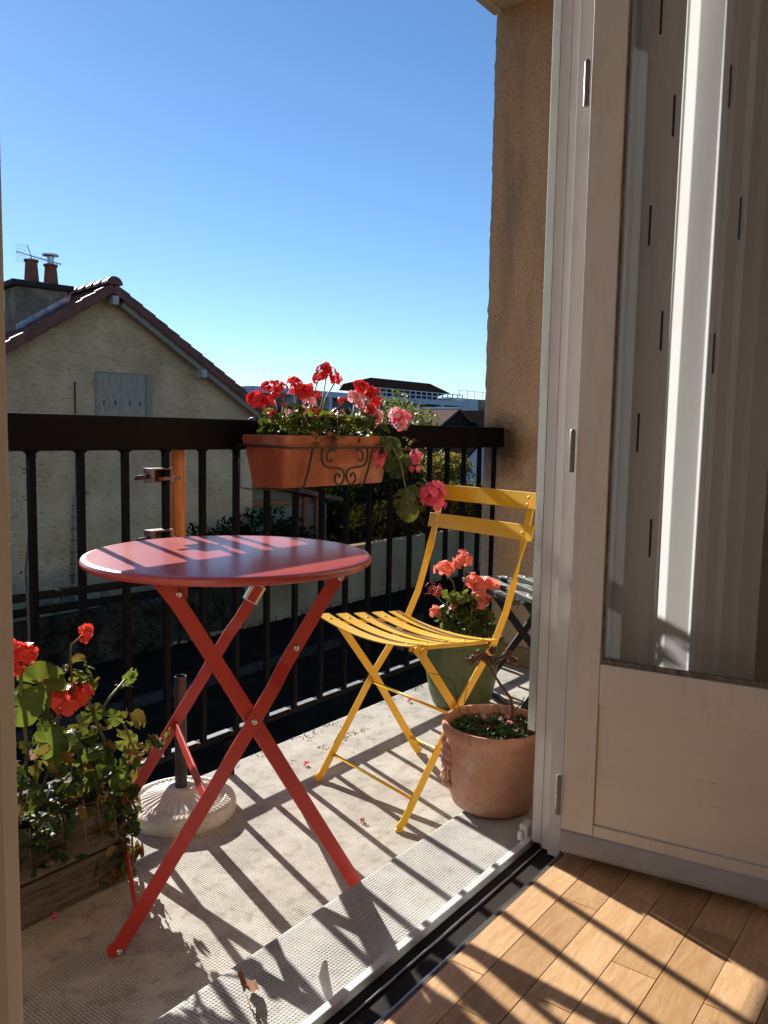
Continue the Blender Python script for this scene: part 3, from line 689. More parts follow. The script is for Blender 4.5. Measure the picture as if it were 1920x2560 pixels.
# applied relief of grapes and leaves on the side facing left
rl_ = MB(); rr = random.Random(5)
for k in range(34):
    a_ = R(rr.uniform(-24, 14)); z_ = rr.uniform(.05,.155)
    if abs(a_) > R(20) and z_ < .08: continue
    s_ = rr.uniform(.006,.012); c_ = (cos(a_)*.1185, sin(a_)*.1175, z_)
    rl_.lathe([(0,-s_),(s_*.7,-s_*.7),(s_,0),(s_*.7,s_*.7),(0,s_)], 8, c_)
ro = rl_.build('relief', 'terracotta', tp, smooth=True); tag(ro, kind='stuff')
ro.rotation_euler = (0,0,R(-65))
for k in range(5):
    a_ = R(-80+6*k); MB().tube([(cos(a_)*.1195, sin(a_)*.1195, .035+.01*k), (cos(a_+.06)*.1205, sin(a_+.06)*.1205, .075), (cos(a_+.02)*.1205, sin(a_+.02)*.1205, .115)], .0025, 6).build('relief_stem', 'terracotta', tp, smooth=True)

gp = thing('green_pot', 'tall mossy green pot behind the yellow chair holding coral geraniums', 'pot', (2.552,1.545,0))
pr = [(.0,.0),(.095,.0),(.104,.008),(.118,.05),(.131,.12),(.139,.19),(.143,.235),(.1475,.238),(.150,.245),(.150,.256),(.146,.259),(.136,.257),(.133,.235),(.0,.232)]
MB().lathe(pr, 72, cap=False).build('body', 'green_glaze', gp, auto=True)
MB().lathe([(.0,.240),(.133,.236)], 48, cap=False).build('soil', 'soil', gp)

# window box on the railing
wb = thing('window_box', 'long terracotta window box hanging inside the black handrail', 'planter', (1.835,1.615,.842))
def rrect(hx, hy, r, n=6):
    P = []
    for cx, cy, a0 in ((hx-r,hy-r,0),(-hx+r,hy-r,90),(-hx+r,-hy+r,180),(hx-r,-hy+r,270)):
        for k in range(n+1): a = R(a0+90*k/n); P.append((cx+r*cos(a), cy+r*sin(a)))
    return P
wl = MB(); rings = []
for hx, hy, r, z in ((.225,.058,.01,0),(.228,.061,.012,.004),(.240,.078,.014,.115),(.241,.079,.014,.117),(.246,.084,.016,.121),(.248,.086,.018,.140),(.246,.084,.018,.145),(.238,.076,.016,.145),(.234,.073,.014,.12)):
    rings.append([(x, y, z) for x, y in rrect(hx, hy, r)])
n_ = len(rings[0]); vs = [v for r in rings for v in r]; fs = [tuple(range(n_-1,-1,-1)), tuple((len(rings)-1)*n_+j for j in range(n_))]
for i in range(len(rings)-1):
    for j in range(n_): a = i*n_+j; b_ = i*n_+(j+1)%n_; fs.append((a, b_, b_+n_, a+n_))
wl.add(vs, fs).build('trough', 'box_terracotta', wb, auto=True)
MB().add([(x, y, .128) for x, y in rrect(.234,.073,.014)], [tuple(range(n_))]).build('soil', 'soil', wb)
# wire holder
wh = thing('planter_holder', 'black wrought wire holder with scrolls round the window box', 'planter holder', (1.835,1.615,.84))
def spiral(cx, cz, r0, r1, a0, turns, n=26, y=-.098):
    return [(cx+(r0+(r1-r0)*k/n)*cos(a0+turns*2*pi*k/n), y, cz+(r0+(r1-r0)*k/n)*sin(a0+turns*2*pi*k/n)) for k in range(n+1)]
WR = .0034
MB().tube([(-.262,.085,.118),(-.258,-.075,.116),(-.235,-.098,.113),(.225,-.098,.113),(.248,-.075,.115),(.252,.085,.118)], WR).build('front_wire', 'wire', wh, smooth=True)
for x_ in (-.150, .118):
    MB().tube([(x_+.004,-.099,.115),(x_-.002,-.089,.055),(x_-.008,-.076,.006),(x_-.012,-.064,-.0045),(x_-.012,.0,-.0045),(x_-.012,.070,-.0045),(x_-.010,.082,.01),(x_-.006,.098,.12),(x_-.006,.100,.175),(x_-.006,.112,.1925),(x_-.006,.135,.1925),(x_-.006,.146,.186),(x_-.006,.146,.15)], WR).build('side_hoop', 'wire', wh, smooth=True)
MB().tube([(-.252,.080,.113),(-.252,.080,.0),(-.24,.06,-.0045),(-.165,-.05,-.0045)], .0022).build('bottom_wire', 'wire', wh, smooth=True)
for sg in (-1, 1):
    cx = -.010 + sg*.0
    P = []
    # inner curl under the rail, sweeping to the centre and curling below
    for k in range(15): a = R(20+ (250)*k/14); P.append((-.012+sg*(.082 + .017*cos(a)), .088+.017*sin(a)))
    P = [( -.012+sg*x, z) for x, z in [(.060,.080),(.068,.074),(.078,.078),(.082,.090),(.076,.102),(.064,.108),(.050,.104)][::1]]
    P2 = [(-.012+sg*x, z) for x, z in [(.100,.110),(.104,.095),(.102,.078),(.092,.064),(.074,.058),(.045,.056),(.022,.054),(.008,.046),(.004,.034),(.008,.020),(.020,.008),(.036,.008),(.046,.018),(.046,.032),(.036,.040),(.026,.036),(.024,.028)]]
    MB().tube([(x, -.1035, z) for x, z in P], .0032).build('scroll', 'wire', wh, smooth=True)
    MB().tube([(x, -.1035, z) for x, z in P2], .0034).build('scroll', 'wire', wh, smooth=True)

# wooden planter, lower left
wp = thing('wooden_planter', 'weathered wooden plank planter of coral geraniums at lower left', 'planter', (.60,1.60,0))
for z0, z1 in ((.002,.088),(.094,.186)):
    for y0, y1 in ((-.112,-.094),(.080,.098)):
        MB().span((-.44,y0,z0),(.435,y1,z1)).build('plank', 'old_wood', wp, bevel=.002)
    for x0, x1 in ((-.44,-.422),(.4355,.4535)):
        MB().span((x0,-.112 if x0>0 else -.0935,z0),(x1,.098 if x0>0 else .0795,z1)).build('plank', 'old_wood', wp, bevel=.002)
MB().span((-.42,-.0935,.02),(.434,.0795,.155)).build('soil', 'soil', wp)

# ================================================================== plants
def leaf_mesh(name, m, seed, droop=.25, lob=7, n=28):
    r = random.Random(seed); vs = [(0,0,0)]; fs = []
    off = r.uniform(0, 6)
    for ring, fr in ((0,.5),(1,1.0)):
        for k in range(n):
            a = -pi+.28+(2*pi-.56)*k/(n-1)
            rr_ = fr*(1 + .07*abs(cos(lob*a/2+off)) + (.04*r.uniform(-1,1) if ring else 0))*(1-.12*abs(a)/pi)
            z = -droop*fr*fr*.5 + .10*fr*cos(lob*a+off) + (.09*r.uniform(-1,1) if ring else 0)
            vs.append((rr_*cos(a), rr_*sin(a), z))
    for k in range(n-1):
        fs.append((0, 1+k, 2+k)); fs.append((1+k, 1+n+k, 2+n+k, 2+k))
    return MB().add(vs, fs).mesh(name, m, True, fix=False)
def crumple_mesh(name, m, seed):
    r = random.Random(seed); vs = [(0,0,0)]; fs = []; n = 14
    for ring, fr in ((0,.5),(1,1.0)):
        for k in range(n):
            a = -pi+.3+(2*pi-.6)*k/(n-1); rr_ = fr*(1+.25*r.uniform(-1,1))
            vs.append((rr_*cos(a), rr_*sin(a)*.6, .35*fr*abs(sin(a))+.22*r.uniform(-1,1)*fr))
    for k in range(n-1): fs.append((0, 1+k, 2+k)); fs.append((1+k, 1+n+k, 2+n+k, 2+k))
    return MB().add(vs, fs).mesh(name, m, True, fix=False)
LEAF = [leaf_mesh('leaf', 'leaf', s, r) for s, r in ((1,.3),(2,-.3),(3,.6),(4,.1))]
LEAFD = [leaf_mesh('leaf', 'leaf_dark', s, r) for s, r in ((5,.3),(6,-.2),(7,.6))]
DRY = [crumple_mesh('withered_leaf', 'leaf_dry', s) for s in (1,2,3)]
def head_mesh(m, seed, n=16, pr=.46, dome=True, droop=False):
    """umbel of five-petalled florets in a unit ball"""
    r = random.Random(seed); mb = MB()
    for i in range(n):
        z = 1-(i+.5)/n*(1.35 if dome else 2); a = i*2.39996; rad = sqrt(max(0,1-z*z))
        d = V((rad*cos(a), rad*sin(a), z)).normalized(); c = d*r.uniform(.42,.98)
        q = d.to_track_quat('Z', 'Y').to_matrix() @ Matrix.Rotation(r.uniform(0,6),3,'Z')
        for k in range(5):
            b_ = 2*pi*k/5+r.uniform(-.15,.15); L = pr*r.uniform(.8,1.15); w_ = L*.56
            rt = Matrix.Rotation(b_,3,'Z'); lift = r.uniform(.1,.5)
            pts = [(0,-.05*L,0),(L*.45,-w_*.75,lift*L*.35),(L*.85,-w_*.8,lift*L*.5+r.uniform(-.08,.08)*L),(L*1.05,0,lift*L*.42+r.uniform(-.1,.1)*L),(L*.85,w_*.8,lift*L*.5+r.uniform(-.08,.08)*L),(L*.45,w_*.75,lift*L*.35),(0,.05*L,0),(L*.5,0,lift*L*.22)]
            mb.add([c + q @ (rt @ V(p)) for p in pts], [(0,1,7),(1,2,7),(2,3,7),(3,4,7),(4,5,7),(5,6,7),(6,0,7)])
        mb.tube([V((0,0,-.25)), c*.9], .03, 3)
    return mb.mesh('flower_head', m, True, fix=False)
HEAD = {k: [head_mesh('petal_'+k, s+10*i, n) for s, n in ((1,14),(2,17),(3,11),(4,13))] for i, k in enumerate(('red','pink','coral','pale'))}
MT['petal_verm'] = m_petal('vermilion petals', (0.70,0.03,0.02), (0.95,0.14,0.08))
HEAD['verm'] = [head_mesh('petal_verm', s, n, .54) for s, n in ((91,12),(92,14),(93,10))]
HEAD['seed'] = [head_mesh('stem_dry', s, 15, .34) for s in (81,82)]
HEAD['dry'] = [head_mesh('petal_dry', s, 13, .26) for s in (41,42)]
HEAD['sparse_red'] = [head_mesh('petal_red', s, 11, .36) for s in (51,52,53)]
HEAD['buds'] = [head_mesh('petal_dry', s, 14, .2) for s in (71,72)]
HEAD['sparse_pink'] = [head_mesh('petal_pink', s, 6, .46, False) for s in (61,62)]
def add_head(root, kind, p, s, r, frm=None, tilt=.5):
    p = V(p); 
    o = part_mesh('flower_head', r.choice(HEAD[kind]), root, p, (r.uniform(-tilt,tilt), r.uniform(-tilt,tilt), r.uniform(0,6)), s)
    if frm is not None:
        f_ = V(frm); mid = (f_+p)/2 + V((r.uniform(-.015,.015), r.uniform(-.015,.015), .01)); 
        MB().tube([f_, mid, p+V((0,0,-.2*s))], .0022, 5).build('flower_stalk', 'stem', root, smooth=True)
    return o
def add_leaf(root, p, s, r, pool, tilt=.9, nm='leaf', stalk=None, rot=None):
    o = part_mesh(nm, r.choice(pool), root, p, rot or (r.uniform(-tilt,tilt), r.uniform(-tilt,tilt), r.uniform(0,6.3)), s)
    return o
def TR(p, k=.92): return (p[0]*k, p[1]*k, 1+(p[2]-1)*k)
def L_(root, p): return (p[0]-root.location.x, p[1]-root.location.y, p[2]-root.location.z)

# -- window box, red geranium (left half) and pink one (right half, trailing)
r = random.Random(11)
g1 = thing('geranium', 'red flowering geranium in the left half of the window box', 'geranium', (1.76,1.615,.97), 0, 'geraniums in the window box')
g1['group'] = 'geraniums in the window box'
for k in range(105):
    x = r.uniform(-.14,.17); y = r.uniform(-.085,.065); z = .008+.090*r.random()**1.2 - .9*max(0,abs(x-.02)-.12)
    add_leaf(g1, (x, y, z), r.uniform(.014,.026), r, LEAFD if r.random() < .6 else LEAF)
for k in range(9): add_leaf(g1, (r.uniform(-.08,.10), -.09+r.uniform(-.005,.01), r.uniform(-.012,.02)), r.uniform(.012,.02), r, DRY, nm='withered_leaf')
for k in range(16):
    a = r.uniform(0,6.3); x0, y0 = r.uniform(-.12,.14), r.uniform(-.04,.04)
    MB().tube([(x0,y0,-.01),(x0+.02*cos(a),y0+.02*sin(a),.04),(x0+.035*cos(a),y0+.03*sin(a),.085)], .0026, 5).build('stem', 'stem', g1, smooth=True)
for kind, p, s, fr in (('red',(1.552,1.60,1.080),.027,(1.66,1.61,1.0)),('red',(1.575,1.58,1.073),.022,None),('sparse_red',(1.60,1.60,1.116),.024,(1.67,1.61,1.0)),('sparse_red',(1.640,1.60,1.112),.026,(1.69,1.61,1.0)),
    ('red',(1.70,1.60,1.130),.024,(1.72,1.61,1.0)),('red',(1.715,1.60,1.105),.026,None),('red',(1.750,1.60,1.112),.026,(1.76,1.61,1.0)),('sparse_red',(1.785,1.60,1.100),.024,None),
    ('sparse_red',(1.835,1.60,1.165),.034,(1.80,1.61,1.0)),('red',(1.832,1.60,1.186),.016,None),('sparse_red',(1.875,1.60,1.150),.026,(1.82,1.61,1.02)),('sparse_red',(1.80,1.60,1.150),.022,(1.80,1.61,1.02)),
    ('pale',(1.745,1.58,1.080),.020,(1.75,1.61,1.0)),('pale',(1.70,1.57,1.055),.016,None),('sparse_red',(1.77,1.58,1.052),.016,None)):
    add_head(g1, kind, L_(g1,p), s, r, L_(g1,fr) if fr else None)
g2 = thing('geranium', 'pink and red geranium trailing from the right end of the window box', 'geranium', (1.97,1.61,.97), 0, 'geraniums in the window box')
for k in range(56):
    x = r.uniform(-.12,.13); y = r.uniform(-.085,.065); z = .012+.075*r.random() - .35*max(0,abs(x)-.08)
    add_leaf(g2, (x, y, z), r.uniform(.014,.026), r, LEAFD if r.random() < .6 else LEAF)
for p, s in (((2.035,1.53,.950),.026),((2.055,1.50,.935),.022),((2.03,1.51,.905),.027),((2.055,1.50,.885),.030),((2.00,1.50,.955),.02),((2.015,1.51,.93),.018),((2.10,1.50,.91),.024),((1.99,1.42,.806),.033),((2.015,1.42,.79),.035),((2.00,1.41,.765),.033),((2.03,1.42,.82),.026),((1.985,1.42,.775),.026),((2.02,1.52,.965),.024),((2.06,1.51,.965),.024),((2.08,1.52,.90),.026)):
    add_leaf(g2, L_(g2,p), s, r, LEAFD, 0, rot=(R(70)+r.uniform(-.25,.25), r.uniform(-.3,.3), R(-38)+r.uniform(-.4,.4)))
MB().tube([(.02,-.06,.02),(.07,-.11,-.02),(.07,-.14,-.07),(.05,-.17,-.13),(.045,-.19,-.17)], .0028, 6).build('stem', 'stem', g2, smooth=True)
MB().tube([(.06,-.07,.01),(.13,-.09,-.02),(.18,-.10,-.025),(.21,-.10,-.06)], .002, 6).build('stem', 'stem_dry', g2, smooth=True)
MB().tube([(.05,-.18,-.14),(.08,-.20,-.12),(.12,-.225,-.15)], .002, 5).build('stem', 'stem', g2, smooth=True)
for kind, p, s, fr in (('red',(1.995,1.60,1.138),.026,(1.95,1.61,1.0)),('red',(2.035,1.60,1.125),.024,None),('sparse_red',(2.065,1.60,1.120),.028,(1.98,1.61,1.0)),('red',(2.075,1.60,1.098),.022,None),('pale',(1.965,1.60,1.105),.026,(1.93,1.61,1.0)),
    ('sparse_red',(1.90,1.59,1.09),.016,None),('pale',(1.99,1.60,1.085),.018,None),('red',(2.035,1.59,1.072),.018,None),('pale',(2.065,1.60,1.055),.030,(2.03,1.61,1.0)),('pale',(2.08,1.60,1.04),.022,None),
    ('pale',(2.185,1.60,1.060),.024,None),('pink',(2.215,1.60,1.040),.036,(2.05,1.61,1.0)),('pale',(2.20,1.59,1.022),.024,None),
    ('pink',TR((2.262,1.50,.800),.915),.040,(2.05,1.41,.84)),('pink',TR((2.270,1.49,.768),.915),.032,None),('sparse_pink',(2.165,1.50,.922),.030,(2.12,1.51,.955)),('sparse_pink',(2.160,1.50,.890),.024,None),('sparse_pink',(1.985,1.51,.932),.024,None),('sparse_pink',(1.98,1.51,.905),.018,None)):
    add_head(g2, kind, L_(g2,p), s, r, L_(g2,fr) if fr else None, .8)
for k in range(7): add_leaf(g2, L_(g2,(r.uniform(2.06,2.16),r.uniform(1.50,1.54),r.uniform(.955,.985))), r.uniform(.008,.016), r, DRY, nm='withered_leaf')

for k in range(16):
    g_ = g1 if k < 9 else g2; x = r.uniform(1.60,1.88) if k < 9 else r.uniform(1.95,2.08)
    add_head(g_, r.choice(['buds','buds','sparse_red','pale']), L_(g_,(x, 1.60+r.uniform(-.03,.03), r.uniform(1.04,1.10))), r.uniform(.010,.018), r, L_(g_,(x+r.uniform(-.03,.03),1.61,1.0)))
# -- coral geranium in the green pot
r = random.Random(23)
g3 = thing('geranium', 'coral flowering geranium in the green pot behind the yellow chair', 'geranium', (2.552,1.545,.24), 0)
def G3(p): q = V((0,0,1)) + (V(p)-V((0,0,1)))*1.045; return L_(g3, q)
for k in range(160):
    a = r.uniform(0,6.3); u = r.random(); z = .01+.165*u; rad = (.115 - .06*max(0,u-.3))*sqrt(r.random())
    add_leaf(g3, (rad*cos(a)+.0*u, rad*sin(a), z), r.uniform(.016,.029), r, LEAF if r.random() < .8 else LEAFD)
for k in range(12):
    a = r.uniform(0,6.3); MB().tube([(.03*cos(a),.03*sin(a),0),(.06*cos(a),.06*sin(a),.07),(.07*cos(a),.07*sin(a),.14)], .0035, 5).build('stem', 'stem', g3, smooth=True)
for kind, p, s, fr in (('coral',(2.388,1.527,.527),.034,(2.42,1.49,.42)),('coral',(2.421,1.47,.560),.036,(2.42,1.47,.42)),('coral',(2.462,1.400,.466),.044,(2.44,1.43,.36)),('coral',(2.450,1.43,.480),.030,None),
    ('coral',(2.455,1.416,.420),.036,(2.44,1.43,.34)),('pale',(2.448,1.43,.395),.028,None),('coral',(2.409,1.49,.388),.028,(2.42,1.47,.33)),('coral',(2.374,1.552,.375),.022,(2.40,1.50,.32)),('dry',(2.371,1.556,.447),.034,(2.41,1.50,.33)),('coral',(2.437,1.44,.492),.026,None),('dry',(2.46,1.40,.44),.026,None)):
    add_head(g3, kind, G3(p), s*1.12, r, G3(fr) if fr else None, .5)

# -- coral geranium in the wooden planter
r = random.Random(37)
g4 = thing('geranium', 'straggling coral geranium with yellowing leaves in the wooden planter', 'geranium', (.92,1.60,.16), 0)
def S4(pts, rad=.004, m='stem', nm='branch'): return MB().tube([L_(g4,p) for p in pts], rad, 6).build(nm, m, g4, smooth=True)
S4([(.93,1.58,.16),(1.0,1.58,.22),(1.065,1.58,.29),(1.04,1.58,.35),(1.02,1.58,.41),(1.015,1.58,.44)], .0042)
S4([(1.04,1.58,.35),(1.08,1.58,.39),(1.12,1.58,.42)], .0028); S4([(1.02,1.58,.40),(.97,1.58,.44),(.93,1.58,.46)], .003)
S4([(.90,1.57,.16),(.98,1.56,.19),(1.08,1.55,.225),(1.16,1.55,.25),(1.20,1.55,.262)], .0048, 'stem_dry')
S4([(1.04,1.52,.21),(1.07,1.50,.19),(1.08,1.49,.15)], .003, 'stem_dry')
S4([(1.10,1.55,.25),(1.11,1.55,.29),(1.10,1.56,.33)], .003)
S4([(.985,1.58,.44),(.983,1.58,.50),(.985,1.58,.53),(1.02,1.58,.548)], .0026, 'stem_dry')
S4([(.86,1.60,.16),(.88,1.58,.32),(.87,1.58,.45),(.87,1.58,.53)], .004)
S4([(.90,1.60,.16),(.93,1.58,.28),(.95,1.57,.40)], .0035); S4([(.80,1.60,.16),(.84,1.58,.30)], .0035); S4([(.97,1.60,.17),(1.0,1.58,.26),(.99,1.57,.34)], .0035)
S4([(1.02,1.53,.20),(1.05,1.48,.17),(1.055,1.47,.10),(1.06,1.475,.02)], .0026, 'stem_dry'); S4([(1.0,1.50,.19),(1.02,1.475,.12),(1.05,1.47,.09)], .0024, 'stem_dry')
pool = LEAF+LEAFD
for k in range(125):      # body of the plant, kept low on the right
    x = r.uniform(.72,1.10); top = .44 - max(0,x-.90)*.9; z = .17+(top-.17)*r.random()**1.3
    add_leaf(g4, L_(g4,(x, 1.58+r.uniform(-.07,.07), z)), r.uniform(.011,.023), r, LEAFD if r.random() < .7 else LEAF, 1.3)
for k in range(70): add_leaf(g4, L_(g4,(r.uniform(.72,1.08), 1.50+r.uniform(-.02,.06), r.uniform(.15,.30))), r.uniform(.012,.024), r, LEAFD, 1.3)
for k in range(34): add_leaf(g4, L_(g4,(r.uniform(.78,1.14), 1.55+r.uniform(-.06,.05), r.uniform(.18,.34))), r.uniform(.014,.026), r, DRY, 1.4, 'withered_leaf')
# tips with small curled leaves
for (x, y, z), n in (((1.015,1.58,.445),9),((1.125,1.58,.425),6),((.93,1.58,.47),7),((1.10,1.56,.33),5),((1.20,1.55,.265),9),((.99,1.58,.47),5),((1.14,1.55,.25),6),((1.03,1.58,.43),5)):
    for k in range(n): add_leaf(g4, L_(g4,(x+r.uniform(-.028,.028), y+r.uniform(-.02,.02), z+r.uniform(-.018,.02))), r.uniform(.008,.017), r, LEAF if r.random() < .75 else DRY, 1.4)
# big backlit leaf, left
add_leaf(g4, L_(g4,(.905,1.57,.462)), .052, r, [LEAF[0]], rot=(R(62),R(6),R(-30)))
add_leaf(g4, L_(g4,(.86,1.57,.43)), .045, r, [LEAF[2]], rot=(R(66),R(-16),R(-50)))
for p, s, yaw in (((1.03,1.57,.37),.024,-20),((1.08,1.57,.345),.022,10),((.99,1.56,.355),.028,-60),((1.02,1.55,.26),.040,20),((1.0,1.55,.23),.03,60),((1.10,1.55,.29),.026,0),((.96,1.56,.43),.026,-10),((.93,1.56,.30),.036,-30),((.88,1.55,.26),.042,-70),((.91,1.55,.34),.036,0)):
    add_leaf(g4, L_(g4,p), s, r, LEAF, rot=(R(65)+r.uniform(-.4,.4), r.uniform(-.4,.4), R(yaw-35)))
# trailing curtain of dry and small green leaves over the planter's corner
for k in range(52):
    u = r.random(); x = 1.03+r.uniform(-.035,.065)-.01*u; z = .24-.235*u; y = 1.50-.03*r.random()
    add_leaf(g4, L_(g4,(x, y, max(z,.012))), r.uniform(.010,.022), r, DRY if r.random() < .55 else pool, 1.5, 'withered_leaf')
for k in range(46):
    add_leaf(g4, L_(g4,(r.uniform(.72,1.06), 1.475-.01*r.random(), .10+.11*r.random()**.7)), r.uniform(.010,.022), r, (LEAFD if r.random() < .7 else DRY), 1.2)
for k in range(9):
    x = .74+.038*k; S4([(x, 1.53, .19), (x+.012, 1.485, .205), (x+.02*r.uniform(-1,1), 1.472, .12+.04*r.random())], .0022)
add_head(g4, 'verm', L_(g4,(.955,1.56,.412)), .036, r, L_(g4,(.93,1.58,.30))); add_head(g4, 'verm', L_(g4,(.985,1.56,.418)), .030, r); add_head(g4, 'verm', L_(g4,(.93,1.56,.425)), .022, r)
add_head(g4, 'verm', L_(g4,(.862,1.58,.535)), .030, r); add_head(g4, 'verm', L_(g4,(.885,1.58,.527)), .024, r); add_head(g4, 'verm', L_(g4,(.86,1.58,.505)), .016, r)
add_head(g4, 'verm', L_(g4,(1.022,1.58,.556)), .015, r); add_head(g4, 'verm', L_(g4,(1.020,1.58,.538)), .012, r)

# -- houseleeks and dried flower stalks in the terracotta pot
r = random.Random(51)
def rosette(seed, n=26):
    rr = random.Random(seed); mb = MB()
    for i in range(n):
        a = i*2.39996; u = i/n; el = R(78-62*u); L = .35+.65*u; w_ = .16+.10*u
        d = V((cos(a)*cos(el), sin(a)*cos(el), sin(el))); s_ = V((-sin(a), cos(a), 0)); n2 = d.cross(s_)
        b0 = d*.08
        mb.add([b0-s_*w_*.4, b0+s_*w_*.4, d*L*.6+s_*w_*.6+n2*.03, d*L, d*L*.6-s_*w_*.6+n2*.03, d*L*.55-n2*.09], [(0,1,5),(1,2,5),(2,3,5),(3,4,5),(4,0,5),(0,1,2,3,4)])
    return mb.mesh('rosette', 'succulent', False, fix=False)
ROS = [rosette(s) for s in (1,2,3)]
sp = thing('houseleeks', 'green and reddish houseleek rosettes filling the terracotta pot', 'succulent', (1.706,.935,.275))
for k in range(70):
    a = k*2.39996; rad = .106*sqrt((k+.5)/70)
    part_mesh('rosette', r.choice(ROS), sp, (rad*cos(a), rad*sin(a), .003+.018*(1-rad/.11)+r.uniform(0,.008)), (r.uniform(-.3,.3), r.uniform(-.3,.3), r.uniform(0,6)), r.uniform(.019,.029))
for p in ((.0,.03,.035),(.045,-.01,.034),(.02,-.03,.03)): part_mesh('flower_head', HEAD['pale'][0], sp, p, (0,0,1), .008)
ds = thing('dried_stalk', 'tall dry reddish succulent flower stalk leaning from the terracotta pot', 'flower stalk', (1.735,.915,.275))
def DS(pts, rad, nm='stalk', m='stem_dry'): return MB().tube([L_(ds,p) for p in pts], rad, 6).build(nm, m, ds, smooth=True)
DS([(1.742,.908,.285),(1.745,.905,.319),(1.742,.912,.360),(1.728,.935,.395),(1.718,.953,.425),(1.711,.967,.452)], [.004,.004,.0045,.0038,.003,.0022])
DS([(1.716,.956,.43),(1.728,.940,.452),(1.735,.925,.463)], .002); DS([(1.714,.962,.44),(1.703,.980,.458),(1.700,.985,.468)], .002)
DS([(1.744,.906,.33),(1.755,.890,.35),(1.757,.885,.366)], .0013); DS([(1.73,.93,.285),(1.727,.935,.33),(1.722,.94,.345)], .0012, m='wire')
DS([(1.68,1.0,.285),(1.672,1.02,.34),(1.67,1.03,.395),(1.655,1.06,.41),(1.64,1.09,.415)], .001, m='wire')
DS([(1.70,.985,.285),(1.685,1.01,.35),(1.69,1.005,.38)], .0012)
for c_ in ((1.700,.985,.466),(1.712,.966,.462),(1.722,.948,.456),(1.735,.925,.465),(1.692,.995,.455),(1.745,.915,.452),(1.718,.955,.474)):
    for k in range(2): part_mesh('seed_head', r.choice(HEAD['seed']), ds, L_(ds,(c_[0]+r.uniform(-.006,.006), c_[1]+r.uniform(-.006,.006), c_[2]+r.uniform(-.006,.006))), (r.uniform(-1,1),r.uniform(-1,1),0), r.uniform(.010,.015))

# fallen bits on the floor
DL = crumple_mesh('dry_leaf', MT['dl'], 12)
dl = part_mesh('dry_leaf', DL, None, (.850,.893,.122), (.5,.3,.8), .032); tag(dl, 'curled brown dry leaf lying on the grey step near the threshold', 'leaf')
MB().tube([(-.2,-.1,-.2),(-1.0,-.5,-.45),(-1.7,-1.1,-.5)], .03, 5).build('leaf_stalk', 'stem_dry', dl, smooth=True)
for (p, s, lab) in (((1.766,1.602,.006),.011,'shrivelled pink flower lying by the far foot of the yellow chair'),((1.591,1.248,.005),.010,'tiny pink flower lying on the floor between table and chair'),((2.44,1.70,.006),.010,'pink petal scrap at the slab edge under the railing'),((.872,1.475,.005),.011,'crimson petal lying on the shaded floor before the wooden planter')):
    o = part_mesh('fallen_flower', HEAD['sparse_pink'][0] if 'tiny' not in lab else HEAD['dry'][0], None, p, (1.2,.3,.5), s); tag(o, lab, 'flower')

# moss and dirt along the slab edge: stuff
ms = MB(); rr = random.Random(8)
for k in range(900):
    x = rr.uniform(1.62,3.0); y = 1.79-abs(rr.gauss(0,.035))-.003
    if rr.random() < .25: y = rr.gauss(1.66,.012); x = rr.gauss(1.95,.10)
    if y < 1.55 or noise.noise(V((x*9, y*9, 1))) < .02: continue
    s_ = rr.uniform(.0015,.004); a = rr.uniform(0,6)
    ms.add([(x+s_*cos(a), y+s_*sin(a), .001), (x+s_*cos(a+2), y+s_*sin(a+2), .001), (x+s_*cos(a+4), y+s_*sin(a+4), .001), (x, y, .001+s_*.5)], [(0,1,3),(1,2,3),(2,0,3)])
MT['moss'] = mat('moss', (0.12,0.10,0.05), (0.30,0.25,0.16), rough=1, scale=60)
o = ms.build('moss', 'moss'); tag(o, 'moss and dirt crumbs along the slab edge under the railing', 'moss', kind='stuff')

# ================================================================== BACKGROUND
G = -2.9
o = MB().span((-900,-600,G-.5),(1500,1500,G-.02)).build('ground', 'earth'); tag(o, kind='structure')
o = MB().span((-40,3.0,G-.02),(60,9.4,G)).build('road', 'asphalt'); tag(o, kind='structure')
o = MB().span((-40,9.402,G-.02),(60,9.55,G+.12)).build('kerb', 'kerb', bevel=.02); tag(o, kind='structure')
o = MB().span((-40,9.552,G-.02),(60,11.40,G+.10)).build('pavement', 'asphalt'); tag(o, kind='structure')
# the building's own lower storey and outer facade under the balcony
o = MB().span((-3,-4,G),(4,.58,-.17)).build('own_building', 'render'); tag(o, 'tan rendered lower storey of the building below the balcony', 'building')

